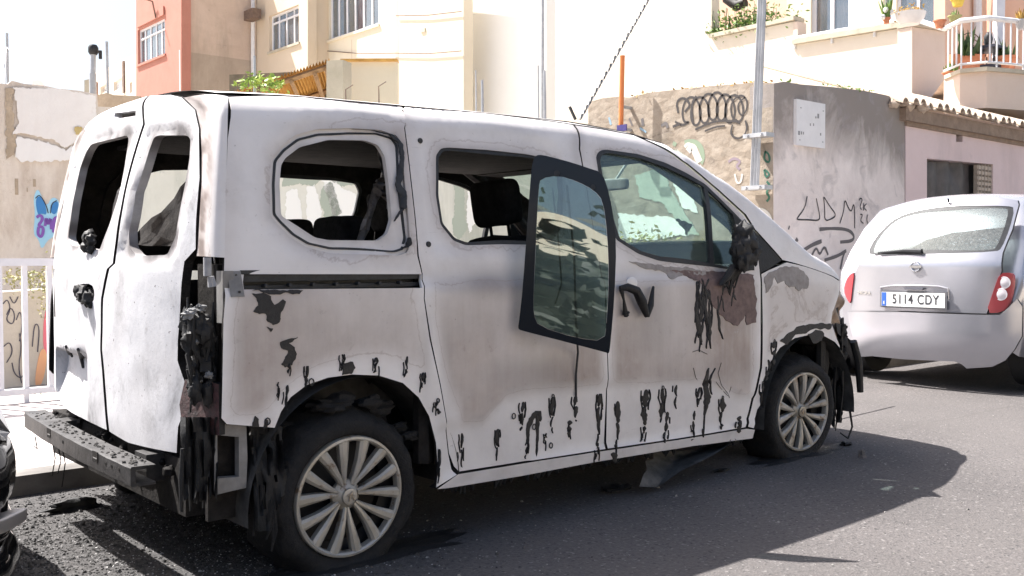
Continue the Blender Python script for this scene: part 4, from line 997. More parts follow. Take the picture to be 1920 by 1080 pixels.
def m_wall2():
    m=mat('weathered_grey_pink_render',rough=.93); k=N(m); o=k.tc.outputs['Object']; sx=k.n('ShaderNodeSeparateXYZ'); k.l(o,sx.inputs[0])
    n=k.noise(1.6,9,.7); n2=k.noise(1.1,8,.65,stretch=(1,1,.5),dist=.8)
    c=k.ramp(n,[(.3,(.62,.55,.52)),(.7,(.78,.715,.68))])
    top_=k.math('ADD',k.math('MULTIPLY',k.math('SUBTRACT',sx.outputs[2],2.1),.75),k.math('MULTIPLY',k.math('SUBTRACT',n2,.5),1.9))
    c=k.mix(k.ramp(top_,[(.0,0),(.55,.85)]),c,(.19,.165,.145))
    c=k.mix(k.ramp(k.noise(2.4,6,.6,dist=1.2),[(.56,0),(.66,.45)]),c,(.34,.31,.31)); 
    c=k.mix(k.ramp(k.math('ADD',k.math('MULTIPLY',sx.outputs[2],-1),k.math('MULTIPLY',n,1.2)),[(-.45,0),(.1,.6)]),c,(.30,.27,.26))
    k.col(c); k.bump(k.noise(22,8,.7),.5,.012); return m
PINK=m_plaster('salmon_render',(.40,.165,.125),(.45,.20,.155),(.32,.17,.13),.2)
PINKG=m_plaster('stained_pink_grey_render',(.48,.37,.30),(.60,.48,.40),(.30,.25,.20),.7)
CREAM=m_plaster('cream_render',(.58,.48,.36),(.64,.54,.43),(.50,.39,.30),.35,.5)
CREAM2=m_plaster('pale_cream_render',(.68,.60,.47),(.73,.66,.53),(.60,.50,.38),.25,.4)
WHITEW=m_plaster('white_render',(.84,.83,.80),(.88,.87,.85),(.74,.70,.66),.2,.5)
CREAM3=m_plaster('pinkish_cream_render',(.66,.59,.50),(.71,.65,.57),(.62,.48,.41),.35,.5)
TERR=m_plaster('terrace_render',(.62,.51,.43),(.68,.57,.50),(.54,.38,.31),.4,.7)
ORNG=m_plaster('peach_render',(.70,.46,.34),(.78,.55,.43),(.6,.36,.28),.3,.6)
STONEC=m_plaster('stone_coping',(.40,.36,.28),(.54,.49,.40),(.2,.18,.14),.5,3)
WHITEP=m_noisy('white_painted_metal',(.62,.62,.64),(.74,.74,.76),6,.45,.15,.003)
GALV=m_noisy('galvanised_steel',(.36,.37,.39),(.50,.51,.53),5,.45,.2,.003,metal=.5)
RUST=m_noisy('rusty_iron',(.10,.07,.06),(.22,.15,.11),14,.8,.4)
WFRAME=mat('white_window_frame',(.72,.72,.76),.4)
GLASSW=m_glass('house_window_glass',(.55,.62,.66),.18,(.3,.32,.36),.35,3)
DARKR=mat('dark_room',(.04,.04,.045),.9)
LATTE=m_plaster('pale_yard_wall',(.62,.62,.55),(.76,.76,.69),(.33,.36,.30),.75,.9)
RUIN=m_plaster('ruined_wall_plaster',(.62,.54,.47),(.76,.69,.62),(.34,.24,.17),.85,1.3,.8)
BRK=m_noisy('bare_sandstone',(.34,.27,.20),(.52,.42,.32),4,.95,.7,.03)
class Pl:
    """vertical plane through two ground points; s runs from P0 to P1, n faces the camera"""
    def __init__(s,P0,P1):
        s.o=Vector((P0[0],P0[1],0)); d=Vector((P1[0]-P0[0],P1[1]-P0[1],0)); s.L=d.length; s.s=d.normalized(); s.n=Vector((s.s.y,-s.s.x,0))
        if s.n.dot(CAM-s.o)<0: s.n=-s.n
    def px(s,x,y):
        d=ray(x,y); t=(s.o-CAM).dot(s.n)/d.dot(s.n); p=CAM+d*t; return ((p-s.o).dot(s.s),p.z)
    def P(s,pts): return [s.px(*p) for p in pts]
    def f(s,u,v,d=0): return s.o+s.s*u+Vector((0,0,v))-s.n*d
    def box(s,mb,a,b,d0,d1,mi=0):
        (u0,v0),(u1,v1)=a,b; P=[s.f(u,v,d) for d in (d0,d1) for u,v in ((u0,v0),(u1,v0),(u1,v1),(u0,v1))]
        mb.add(P,[(0,1,2,3),(7,6,5,4),(0,4,5,1),(1,5,6,2),(2,6,7,3),(3,7,4,0)],mi)
def xpt(px,X): p=atX(px,400,X); return (p.x,p.y)
def ypt(px,Y): p=atY(px,400,Y); return (p.x,p.y)
def dpt(px,D): p=atD(px,400,D); return (p.x,p.y)
def wall(pl,pts,holes,m,parent,thick=.25,name='wall',step=1.2,raw=False):
    P=pl.P(pts) if not raw else pts
    return panel(name,P,holes,pl.f,thick,[m,m],parent,step,smooth=20)
def window(pl,pts,parent,cols=2,transom=None,rec=.12,fw=.06,name='window',sill=True,curtain=None,pane=None,flip=None):
    P=pl.P(pts); u0=min(P[0][0],P[1][0]); u1=max(P[0][0],P[1][0]); v0=min(P[0][1],P[1][1]); v1=max(P[0][1],P[1][1])
    hole=[(u0,v0),(u1,v0),(u1,v1),(u0,v1)]
    def make():
        b=MB()
        pl.box(b,(u0,v0),(u0+fw,v1),rec,rec+.06); pl.box(b,(u1-fw,v0),(u1,v1),rec,rec+.06); pl.box(b,(u0+fw,v0),(u1-fw,v0+fw),rec,rec+.06); pl.box(b,(u0+fw,v1-fw),(u1-fw,v1),rec,rec+.06)
        for c in range(1,cols): x=u0+(u1-u0)*c/cols; pl.box(b,(x-fw*.45,v0+fw),(x+fw*.45,v1-fw),rec+.003,rec+.055)
        if transom: z=v0+(v1-v0)*transom; pl.box(b,(u0+fw,z-fw*.45),(u1-fw,z+fw*.45),rec-.004,rec+.05)
        w_=b.build(name,WFRAME,parent,0)
        b=MB(); pl.box(b,(u0+.01,v0+.01),(u1-.01,v1-.01),rec+.03,rec+.034); b.build('pane',pane or GLASSW,w_,0)
        if curtain:
            b=MB(); n=60; vs=[];fs=[]
            for i in range(n+1):
                u=u0+.02+(u1-u0-.04)*i/n; d=rec+.12+.025*math.sin(i*1.1)+.01*math.sin(i*.37)
                vs+=[pl.f(u,v0+.05,d),pl.f(u,v1-.02,d)]
            for i in range(n): fs.append((i*2,i*2+2,i*2+3,i*2+1))
            b.add(vs,fs); b.build('curtain',curtain,w_)
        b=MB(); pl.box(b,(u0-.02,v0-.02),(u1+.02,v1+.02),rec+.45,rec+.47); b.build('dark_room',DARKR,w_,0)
        if sill: b=MB(); pl.box(b,(u0-.06,v0-.07),(u1+.06,v0-.002),-.05,rec); b.build('sill',m if (m:=sill if not isinstance(sill,bool) else WFRAME) else WFRAME,parent,0)
    return hole,make
def ribbon_on(pl,pts,w_px,m,parent,name='graffiti',off=.004,closed=False,smooth_n=2):
    pts=chaikin(pts,smooth_n,closed); P=pl.P(pts); k=abs(pl.px(pts[0][0]+1,pts[0][1])[0]-pl.px(*pts[0])[0]); kz=abs(pl.px(pts[0][0],pts[0][1]+1)[1]-pl.px(*pts[0])[1]); w_=w_px*kz
    vs=[];fs=[]; n=len(P)
    for i in range(n):
        a=P[max(0,i-1)]; c=P[min(n-1,i+1)]; dx=c[0]-a[0]; dy=c[1]-a[1]; l=math.hypot(dx,dy) or 1; ww=w_/2*(1+.25*noise.noise(Vector((i*.3,pts[0][0],0))))
        vs+=[pl.f(P[i][0]-dy/l*ww,P[i][1]+dx/l*ww,-off),pl.f(P[i][0]+dy/l*ww,P[i][1]-dx/l*ww,-off)]
    for i in range(n-1): fs.append((i*2,i*2+1,i*2+3,i*2+2))
    return vs,fs
def graffiti(pl,strokes,m,parent,name='graffiti',off=.004):
    b=MB()
    for i,(pts,w_) in enumerate(strokes):
        vs,fs=ribbon_on(pl,pts,w_*1.3,m,parent,off=off+.0007*i); b.add(vs,fs)
    return b.build(name,m,parent,0)
INK=mat('black_spray_paint',(.035,.032,.035),.7); INKS=mat('soft_grey_spray',(.13,.12,.12),.9); GRN=mat('green_spray_paint',(.03,.12,.08),.7); WHT=mat('white_spray_paint',(.75,.75,.74),.8)
LBLUE=mat('light_blue_spray',(.35,.62,.80),.8); BLUE=mat('blue_spray',(.05,.22,.52),.8); PURP=mat('purple_spray',(.22,.10,.42),.8); REDS=mat('pink_red_spray',(.75,.18,.22),.8)
def leaves(mb,pts,n,spread,size,seed,droop=0):
    rr=random.Random(seed)
    for k in range(n):
        c=Vector(rr.choice(pts))+Vector((rr.gauss(0,spread[0]),rr.gauss(0,spread[1]),rr.gauss(0,spread[2]))); s=size*rr.uniform(.5,1.3)
        a=Vector((rr.uniform(-1,1),rr.uniform(-1,1),rr.uniform(-.3,1))).normalized(); b_=a.cross(Vector((rr.uniform(-1,1),rr.uniform(-1,1),rr.uniform(-1,1)))).normalized()
        mb.add([c-a*s,c+b_*s*.45,c+a*s,c-b_*s*.45],[(0,1,2,3)])
def m_leaf(name,c0,c1):
    m=mat(name,c0,.6); k=N(m); k.col(k.ramp(k.noise(7,4,.6),[(.3,c0),(.7,c1)])); return m
LEAF=m_leaf('green_leaves',(.06,.13,.03),(.20,.30,.06)); LEAFY=m_leaf('yellowing_leaves',(.22,.24,.08),(.42,.36,.16)); DRYL=m_leaf('dry_moss_and_lichen',(.30,.16,.05),(.55,.36,.08)); LEAFD=m_leaf('dark_leaves',(.02,.05,.015),(.07,.12,.03))
# ---- corner walls beyond the van
c1=xpt(1450,8.57); c0=xpt(1100,8.57); PW1=Pl(c0,c1); 
w1=thing('rubble_wall',(*c1,0),'brown rubble garden wall sprayed with a looping black tag, running back from the metal pole','wall')
wall(PW1,[(1103,192),(1130,184),(1160,181),(1180,183),(1215,174),(1250,170),(1300,165),(1335,161),(1380,158),(1418,154),(1449,156),(1449,700),(1103,700)],[],m_rubble(),w1,.35,step=.25)
b=MB(); leaves(b,[PW1.f(*PW1.px(x,y),.1) for x,y in ((1340,160),(1350,160),(1400,156),(1412,155),(1200,176),(1270,168),(1300,165),(1375,158))],150,(.05,.12,.02),.035,3)
b.build('lichen',DRYL,w1)['kind']='stuff'
coil=[]
for i in range(0,120):
    t=i/119; coil.append((1290+96*t+13*math.cos(t*6.3*6+2),206+26*math.sin(t*6.3*6+2)-6*t+ (4*math.sin(t*9))))
coil=[(1266,228),(1280,236),(1294,228)]+coil
graffiti(PW1,[(coil,3.2),([(1272,212),(1268,190),(1282,182),(1296,196),(1284,210)],3.5),([(1300,232),(1296,196),(1306,180)],3.5),([(1398,182),(1382,196),(1388,218),(1400,210),(1402,188),(1390,176),(1370,192),(1372,222),(1388,232)],2.6),([(1304,243),(1330,231),(1352,226),(1384,228)],3),([(1322,246),(1342,238),(1360,236)],2.6),
  ([(1374,234),(1370,252),(1382,261),(1396,256),(1402,240),(1398,226)],3),([(1276,232),(1262,238)],4)],mat('grey_black_spray',(.045,.04,.04),.8),w1)
graffiti(PW1,[([(1435,284),(1432,300),(1444,306),(1442,288),(1434,284)],3),([(1434,318),(1444,326),(1436,334),(1433,318)],3),([(1438,340),(1446,350),(1436,360),(1444,370),(1438,378)],3.4)],GRN,w1)
graffiti(PW1,[([(1284,268),(1300,264),(1316,276),(1318,300),(1314,306)],8),([(1268,272),(1262,268)],6)],mat('faded_green_spray',(.22,.28,.20),.9),w1,off=.003)
graffiti(PW1,[([(1290,284),(1298,272),(1306,290),(1312,304)],11),([(1284,276),(1290,268),(1300,276)],5),([(1312,310),(1318,322),(1322,334)],4),([(1378,326),(1382,344),(1390,342),(1392,326)],3),([(1402,410),(1420,392),(1440,400),(1446,420),(1450,450)],8),([(1410,430),(1424,420),(1436,436),(1444,452)],9)],mat('chalky_white_spray',(.52,.50,.46),.9),w1,off=.0035)
graffiti(PW1,[([(1366,304),(1376,296),(1390,302),(1380,312),(1388,318)],4)],mat('grey_mauve_spray',(.24,.19,.22),.8),w1,off=.0036)
graffiti(PW1,[([(1142,220),(1146,234)],3.5),([(1200,240),(1212,248)],3)],mat('faded_blue_spray',(.24,.36,.46),.9),w1,off=.0036)
graffiti(PW1,[([(1180,222),(1186,236)],3),([(1204,222),(1206,236)],5),([(1240,236),(1250,230),(1252,240)],5)],INKS,w1,off=.0034)
P2Y=c1[1]; e2=ypt(1697,P2Y); e3=ypt(2080,P2Y); PW2=Pl((c1[0]+.002,P2Y),e3)
w2=thing('rendered_wall',(*c1,0),'weathered grey and pink rendered wall carrying the letters UDM 2K 21, left of the tiled roof','wall')
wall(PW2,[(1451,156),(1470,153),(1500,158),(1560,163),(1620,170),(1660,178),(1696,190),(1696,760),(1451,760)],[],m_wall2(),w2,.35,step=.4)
b=MB(); leaves(b,[PW2.f(*PW2.px(x,y),.15) for x,y in ((1500,158),(1520,160),(1545,162),(1560,163),(1590,166),(1618,168),(1622,166),(1670,176))],160,(.15,.06,.03),.03,5); b.build('weeds',LEAF,w2)['kind']='stuff'
graffiti(PW2,[([(1513,368),(1509,390),(1494,409),(1494,412),(1515,412),(1537,414),(1536,400),(1530,372)],2.2),([(1544,369),(1546,395),(1546,415),(1560,410),(1568,403),(1556,388),(1545,370)],2.2),([(1574,419),(1582,395),(1583,372),(1590,390),(1596,398),(1600,380),(1602,395),(1602,428)],2.2),
  ([(1610,376),(1612,371),(1617,374),(1611,388),(1615,393)],1.8),([(1619,380),(1618,395)],1.6),([(1624,382),(1618,388),(1624,395)],1.6),([(1612,402),(1617,402),(1612,414),(1618,419)],1.8),([(1626,402),(1624,412),(1627,422)],1.8)],INK,w2)
graffiti(PW2,[([(1536,430),(1560,428),(1590,430),(1602,442),(1598,452),(1575,454)],5),([(1478,426),(1480,428)],6),([(1490,450),(1493,456)],13),([(1500,474),(1520,460),(1540,452)],6),([(1520,482),(1530,462),(1536,480),(1545,460),(1552,478)],4),([(1545,488),(1570,480),(1586,470)],5),([(1575,505),(1580,480),(1584,470)],4),([(1600,500),(1604,470)],4)],INKS,w2,off=.003)
# meter cabinet
b=MB(); a=PW2.px(1487,272); c=PW2.px(1541,196); PW2.box(b,a,c,-.05,-.003); mc=b.build('meter_cabinet',m_noisy('white_cabinet',(.66,.65,.65),(.74,.73,.73),5,.5,.1,.002),smooth=0); tag(mc,'flat white meter cabinet fixed to the grey rendered wall above the UDM lettering','cabinet')
b=MB()
for x,y,w_,h_ in ((1494,202,2,2),(1536,208,2,2),(1492,262,2,2),(1535,266,2,2),(1526,214,3,9),(1522,219,2,4),(1512,232,1.5,5),(1518,232,1.5,5),(1490,246,3,8),(1495,247,2,6),(1499,248,1.5,5),(1531,250,2,5)):
    p=PW2.px(x,y); q=PW2.px(x+w_,y+h_); PW2.box(b,p,q,-.053,-.049)
b.build('cabinet_marks',mat('grey_lettering',(.25,.25,.25),.6),mc,0)
# pink house with tiled eave
ph=thing('pink_house',(*e2,0),'small pink rendered house under a clay tile eave with a black sheeted window','house')
HWp=PW2.P([(1738,440),(1862,440),(1862,308),(1738,297)]); 
VN=PW2.P([(1793,250),(1805,250),(1805,266),(1793,266)])
wall(PW2,[(1698,205),(1760,211),(1850,228),(1920,240),(1990,252),(1990,760),(1698,760)],[HWp,VN],m_plaster('dusty_pink_render',(.62,.49,.475),(.71,.58,.57),(.40,.33,.32),.5,.9),ph,.3,step=.6)
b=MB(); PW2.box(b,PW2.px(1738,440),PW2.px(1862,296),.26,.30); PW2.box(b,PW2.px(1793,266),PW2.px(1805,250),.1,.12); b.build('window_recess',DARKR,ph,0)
vs=[];fs=[]; b=MB()
for i in range(25):
    for j in range(9):
        p=PW2.px(1740+i*3.95,302+j*14); vs.append(PW2.f(p[0],p[1],.14+.05*noise.noise(Vector((i*.35,j*.3,1)))+.02*math.sin(i*.9)))
for i in range(24):
    for j in range(8): fs.append((i*9+j,i*9+j+1,(i+1)*9+j+1,(i+1)*9+j))
b.add(vs,fs); b.build('black_sheet',m_noisy('black_plastic_sheet',(.03,.027,.027),(.09,.08,.08),5,.5,.4),ph)
b=MB()
for i in range(5): p=PW2.px(1836+i*6,442); q=PW2.px(1838.4+i*6,308); PW2.box(b,p,q,.02,.10)
for j in range(13): p=PW2.px(1836,316+j*10); q=PW2.px(1862,313+j*10); PW2.box(b,p,q,.03,.09)
b.build('lattice_block',m_noisy('clay_lattice',(.36,.30,.24),(.50,.43,.36),10,.9,.3),ph,0)
# tile roof
TILE=m_plaster('weathered_clay_tile',(.44,.34,.26),(.62,.52,.42),(.22,.17,.13),.6,6,.5)
b=MB(); p=PW2.px(1690,190); q=PW2.px(1990,240)
for i in range(10):
    ua=p[0]+(q[0]-p[0])*i/10; ub=p[0]+(q[0]-p[0])*(i+1)/10
PW2.box(b,(p[0]-.05,2.99),(q[0],3.17),-.10,.2); PW2.box(b,(p[0]+.1,2.93),(q[0],2.99),-.04,.2); b.build('eave_board',m_noisy('brown_mortar_eave',(.20,.145,.11),(.34,.26,.20),6,.95,.7,.02),ph)
b=MB(); u=p[0]-.25; kk=0
while u<q[0]:
    for half in (0,1):
        uc=u+half*.12; n=10; vs=[];fs=[]; zz=3.19+.015*((kk*7)%3)
        for (d,r,dz) in ((-.20-.03*((kk*5)%3)/2,.085 if not half else .075,0),(2.4,.065,.95)):
            for a_ in range(n+1):
                t=math.pi*a_/n; 
                vs.append(PW2.f(uc+r*math.cos(t),zz+dz+(r*math.sin(t) if not half else -r*.7*math.sin(t)+.03),d))
            for a_ in range(n+1):
                t=math.pi*a_/n; r2=r-.016
                vs.append(PW2.f(uc+r2*math.cos(t),zz+dz+(r2*math.sin(t) if not half else -r2*.7*math.sin(t)+.03+.012),d))
        m_=n+1
        for a_ in range(n):
            fs.append((a_,a_+1,2*m_+a_+1,2*m_+a_)); fs.append((m_+a_,3*m_+a_,3*m_+a_+1,m_+a_+1)); fs.append((a_,m_+a_,m_+a_+1,a_+1))
        b.add(vs,fs)
    u+=.24; kk+=1
b.build('tile_roof',TILE,ph,50)
b=MB()
for i in range(16): blob(b,PW2.f(p[0]+.05*i-.35,3.20+.06*random.random(),random.uniform(-.1,.3)),random.uniform(.05,.11),i,9,7,(1.2,1,.7))
b.build('broken_ridge',TILE,ph)
b=MB(); PW2.box(b,(p[0]+.2,.1),(q[0],3.0),2.6,2.7); b.build('back_wall',STONEC,ph,0)
# ---- poles, posts, cable
def post(name,a,b_,r,m,label,cat,n=12,sq=False):
    mb=MB(); mb.tube([a,b_],r,4 if sq else n); o=mb.build(name,m); 
    return tag(o,label,cat)
t=thing('lattice_pole',atX(1414,356,8.40),'grey steel pole clamped to the end of the rubble wall beside the green tag','pole')
b=MB(); pa=atX(1414,356,8.42); pb=atX(1429,-30,8.42)
d=(pb-pa).normalized()
for dy,dx in ((-.045,0),(.045,0)):
    b.tube([pa+Vector((dx,dy,0)),pb+Vector((dx,dy*.8,0))],.022,4)
b.tube([pa+Vector((.03,0,0)),pb+Vector((.03,0,0))],.05,4); b.build('shaft',GALV,t)
for y in (254,352):
    b=MB(); c=atX(1416 if y>300 else 1419,y,8.42); b.box((c.x-.05,c.y-.17,c.z-.025),(c.x+.12,c.y+.17,c.z+.025)); b.tube([(c.x-.05,c.y-.1,c.z),(c.x-.08,c.y-.1,c.z)],.02,8); b.tube([(c.x-.05,c.y+.1,c.z),(c.x-.08,c.y+.1,c.z)],.02,8); b.build('bracket',GALV,t)
XP=8.36
op=thing('orange_post',tuple(atX(1164,247,XP)),'bright orange tube post with a small purple-blue sign, rising behind the van roof','post')
b=MB(); p0=atX(1164,246,XP); p1=atX(1167,105,XP); b.tube([p0,p1-Vector((0,0,.02)),p1],[.034,.034,.035],16); b.tube([p1-Vector((0,0,.01)),p1+Vector((0,0,.004))],.037,16); b.build('tube',m_noisy('orange_paint',(.58,.17,.05),(.66,.22,.07),8,.45,.1,.002),op)
b=MB(); c=atX(1171,240,XP); b.box((c.x-.06,c.y-.09,c.z-.05),(c.x-.045,c.y+.09,c.z+.04)); sg=b.build('sign_plate',mat('purple_blue_sign',(.05,.04,.16),.4),op,0)
b=MB()
for y in (200,242): c=atX(1164,y,XP); b.box((c.x,c.y-.02,c.z-.02),(8.6,c.y+.02,c.z+.02))
b.build('wall_bracket',GALV,op,0)
b=MB(); A1=atD(1087,224,9.0); A2=atD(1218,-5,10.5); n=90; sA=[];sB=[]
for i in range(n+1):
    q=A1.lerp(A2,i/n); a_=i*1.1; sA.append(q+Vector((.010*math.cos(a_),.0,.010*math.sin(a_)))); sB.append(q-Vector((.010*math.cos(a_),.0,.010*math.sin(a_))))
b.tube(sA,.009,5,0); b.tube(sB,.009,5,1); o=b.build('stay_cable',[mat('dark_cable_strand',(.05,.05,.05),.6),mat('pale_cable_strand',(.55,.53,.5),.6)]); tag(o,'twisted dark stay cable slanting up behind the van roof','cable')
p1=atX(1866,182,17.2); p2=atX(1874,-30,17.2); o=post('timber_pole',p1-Vector((0,0,4.5)),p2,.11,m_noisy('grey_painted_pole',(.52,.54,.60),(.64,.65,.70),3,.7,.3),'pale grey pole standing in front of the balcony with potted plants','pole',sq=True)
p1=atD(203,175,24); p2=atD(200,78,24); post('thin_mast',p1-Vector((0,0,1)),p2,.035,GALV,'thin straight mast right of the capped flue pipe','mast')
fl=thing('flue_pipe',atD(174,176,20),'grey flue pipe with a black cap above the ruined wall','flue')
b=MB(); p1=atD(173,178,20)-Vector((0,0,1.5)); p2=atD(175,100,20); pm=atD(174,138,20); b.tube([p1,pm,pm,p2],[.07,.07,.055,.055],14); b.build('pipe',GALV,fl)
b=MB(); b.tube([p2-Vector((0,0,.03)),p2+Vector((0,0,.02)),p2+Vector((0,0,.12)),p2+Vector((0,0,.17))],[.07,.10,.10,.07],14); b.tube([p2+Vector((.1,-.12,-.12)),p2+Vector((.1,-.12,.05))],.035,8); b.build('cap',SEAL,fl)
am=thing('guyed_mast',atD(12,160,22),'thin guyed aerial mast at the far left behind the ruined wall','mast')
b=MB(); q0=atD(15,170,22)-Vector((0,0,.8)); q1=atD(13,62,22); b.tube([q0,q1],.03,8); b.build('mast_tube',GALV,am)
for x,y in ((0,168),(92,165),(8,172)):
    b=MB(); b.tube([atD(12,88,22),atD(x,y,21)],.018,6); b.build('guy_wire',GALV,am)
i=0
for x,y0,y1,d,r,lab,tip in ((893,132,205,14.2,.012,'thin grey fence rod, leftmost of the pair before the white house',0),(905,150,205,14.0,.022,'short pale pointed stake just right of the thin rod before the white house',0),(1010,123,222,14.0,.012,'tall thin rod before the right edge of the white house',0),(1022,132,222,13.8,.022,'pale tapering stake at the right edge of the white house',0),(711,162,186,14.5,.012,'short rusty rod with a bent tip before the cream house',1),(649,168,184,14.5,.012,'lowest bent rod beside the stone pier of the lean-to',1),(478,105,172,14.5,.025,'pale slim fence post before the stained pink house side, above the leafy shrub',0)):
    b=MB(); a_=atD(x,y1+30,d); c_=atD(x-1,y0,d); pts=[a_,c_]; rs=[r,r*.8]
    if tip: pts.append(atD(x+13,y0-9,d)); rs.append(r*.6)
    b.tube(pts,rs,8); o=b.build('fence_rod',GALV if not tip else RUST); tag(o,lab,'rod',group='rods standing behind the van roof')
# ---- pale yard wall seen through the cabin
PY=Pl(dpt(255,13.0),(c0[0],c0[1]))
yw=thing('yard_wall',(*c0,0),'pale patchy yard wall seen through the empty windows of the burnt van','wall')
wall(PY,[(240,212),(400,206),(700,214),(900,222),(1103,232),(1103,760),(240,760)],[],LATTE,yw,.3,step=.5)
WP=mat('white_repaint',(.84,.85,.82),.9); GP=mat('grey_green_repaint',(.40,.45,.38),.9)
def wpatch(pl,pts,m,parent,off,name='paint_patch'):
    q=[(x+3.5*noise.noise(Vector((x*.09,y*.09,1)))+2.5*noise.noise(Vector((x*.35,y*.35,2))),y+3.5*noise.noise(Vector((x*.09,y*.09,7)))+2.5*noise.noise(Vector((x*.35,y*.35,8)))) for x,y in resample(pts,2.5)]
    return panel(name,pl.P(q),[],ring(pl.f,-off),.004,[m,m],parent,.4,smooth=0)
for pts,mm in (([(530,300),(600,304),(665,310),(668,345),(640,350),(610,330),(590,350),(560,345),(530,350)],GP),([(605,350),(622,340),(640,400),(615,420),(600,380)],GP),
  ([(536,360),(556,352),(566,400),(568,460),(536,460)],WP),([(575,352),(590,346),(604,400),(600,430),(575,420)],WP),([(608,318),(622,330),(640,352),(668,365),(670,430),(650,445),(628,420),(616,380),(604,340)],WP),
  ([(850,310),(872,310),(870,380),(876,430),(862,450),(848,440),(852,370)],GP),([(905,320),(915,330),(912,400),(900,390)],GP),([(880,312),(904,316),(900,392),(880,440),(874,400)],WP),
  ([(1160,400),(1260,408),(1300,420),(1290,440),(1220,450),(1160,446)],WP),([(1190,330),(1240,312),(1260,360),(1310,440),(1290,440),(1240,380),(1200,370)],GP),([(1262,340),(1290,335),(1310,400),(1280,390)],WP)):
    if max(p_[0] for p_ in pts)<1100: wpatch(PY,pts,mm,yw,.006)
    else: wpatch(PW1,pts,mm,w1,.006)
# shrubs at the foot, seen through the front door glass
b=MB(); pts=[PW1.f(*PW1.px(x,y),-.5) for x,y in ((1190,470),(1220,466),(1250,460),(1280,470),(1300,480))]; leaves(b,pts,500,(.1,.25,.12),.04,9); o=b.build('shrub',LEAFY); tag(o,'low yellow-green shrub seen through the front door glass of the burnt van','plant')
# ---- left: ruined wall, low graffiti wall, railing, plants
PR_=Pl(dpt(-120,12.0),dpt(262,13.5))
rw=thing('ruined_wall',(*dpt(120,12.6),0),'ruined pale plaster wall with exposed stone and a blue and purple tag, at the far left','wall')
wall(PR_,[(-110,140),(0,156),(14,158),(22,151),(45,157),(86,161),(108,166),(150,170),(182,177),(184,200),(262,203),(262,790),(-110,790)],[],RUIN,rw,.4,step=.35)
wpatch(PR_,[(24,165),(100,166),(178,181),(180,240),(150,240),(148,262),(120,278),(98,262),(60,254),(26,250),(34,232)],m_plaster('smooth_old_plaster',(.74,.70,.68),(.82,.79,.77),(.6,.52,.47),.4,1.2),rw,.03,'plaster_patch')
wpatch(PR_,[(30,256),(90,268),(122,282),(150,266),(150,300),(40,304),(28,290)],m_plaster('smooth_white_plaster',(.76,.74,.73),(.82,.80,.79),(.6,.52,.47),.3,1.2),rw,.028,'plaster_patch')
wpatch(PR_,[(9,165),(24,166),(22,200),(30,250),(26,290),(12,300)],BRK,rw,.02,'bare_stone')
wpatch(PR_,[(140,240),(152,236),(152,250),(140,254)],m_noisy('ochre_stone',(.5,.38,.16),(.6,.48,.25),6,.9,.5),rw,.05,'bare_stone')
b=MB()
for x,y,w_,h_ in ((28,335,6,30),(62,336,5,14),(50,352,2,8)): PR_.box(b,PR_.px(x,y+h_),PR_.px(x+w_,y),-.004,.0)
b.build('wall_hole',BRK,rw,0)
def fill(pl,pts,m,parent,off,name='graffiti'): return panel(name,pl.P(resample(chaikin(pts,2),3)),[],ring(pl.f,-off),.003,[m,m],parent,.3,smooth=0)
fill(PR_,[(70,352),(78,368),(88,388),(96,370),(108,372),(114,390),(112,440),(90,448),(78,470),(72,448),(62,440),(66,400),(62,372)],LBLUE,rw,.006)
fill(PR_,[(66,374),(74,366),(84,380),(88,404),(78,400),(70,404)],BLUE,rw,.010); fill(PR_,[(96,380),(106,376),(110,384),(104,404),(94,398)],BLUE,rw,.010)
b=MB()
for pts,w_ in (([(66,372),(74,364),(86,384),(90,400)],1.6),([(94,400),(96,382),(106,376)],1.6)): 
    vs,fs=ribbon_on(PR_,pts,w_,None,None,off=.014); b.add(vs,fs)
b.build('graffiti',INK,rw,0)
graffiti(PR_,[([(68,408),(76,402),(80,412),(70,424),(82,426),(78,446),(70,440),(72,426)],4),([(84,424),(86,406),(90,424),(94,406),(96,430)],4),([(100,436),(100,410),(108,406),(108,430),(104,442)],4)],PURP,rw,off=.016)
p50=atY(50,545,6.0); LW_=Pl(ypt(-250,6.0),ypt(150,6.0))
lw=thing('low_graffiti_wall',(*ypt(50,6.0),0),'low pale retaining wall covered with black and coloured graffiti, seen through the white railing','wall')
wall(LW_,[(-240,552),(0,548),(60,544),(150,540),(150,800),(-240,800)],[],m_plaster('sunbleached_concrete',(.50,.44,.36),(.60,.54,.46),(.40,.33,.26),.4,2),lw,.3,step=.4)
graffiti(LW_,[([(5,570),(14,560),(20,580),(10,600),(24,610),(28,590),(20,575),(12,590)],1.6),([(18,556),(26,572),(34,556)],1.5),([(30,600),(38,580),(42,610),(36,640)],1.5),([(6,650),(18,640),(24,660),(12,680)],1.6),([(22,680),(26,700),(38,710),(46,700)],1.6),([(36,625),(40,650),(34,690),(40,718)],1.5),([(60,650),(64,605),(74,612),(70,660)],1.6)],mat('thin_black_tag',(.08,.07,.09),.8),lw)
fill(LW_,[(82,590),(92,570),(97,600),(97,640),(88,670),(80,650)],REDS,lw,.005); fill(LW_,[(66,700),(76,650),(90,660),(80,720),(66,728)],mat('orange_spray',(.80,.42,.22),.8),lw,.006)
b=MB()
for (x,y,s_) in ((20,522,1),(36,520,1),(76,520,1.3),(88,535,1.4)): leaves(b,[atY(x,y,5.9)],90,(.10,.05,.03*s_),.018,x)
o=b.build('weeds',LEAFY); tag(o,'tufts of dry green weeds growing along the top of the low graffiti wall','plant')
b=MB(); leaves(b,[atY(84,545,5.8),atY(84,570,5.8),atY(88,530,5.8)],130,(.04,.04,.07),.018,77); o=b.build('dry_bush',LEAFY); tag(o,'yellowing bush drooping over the graffiti wall just left of the van','plant')
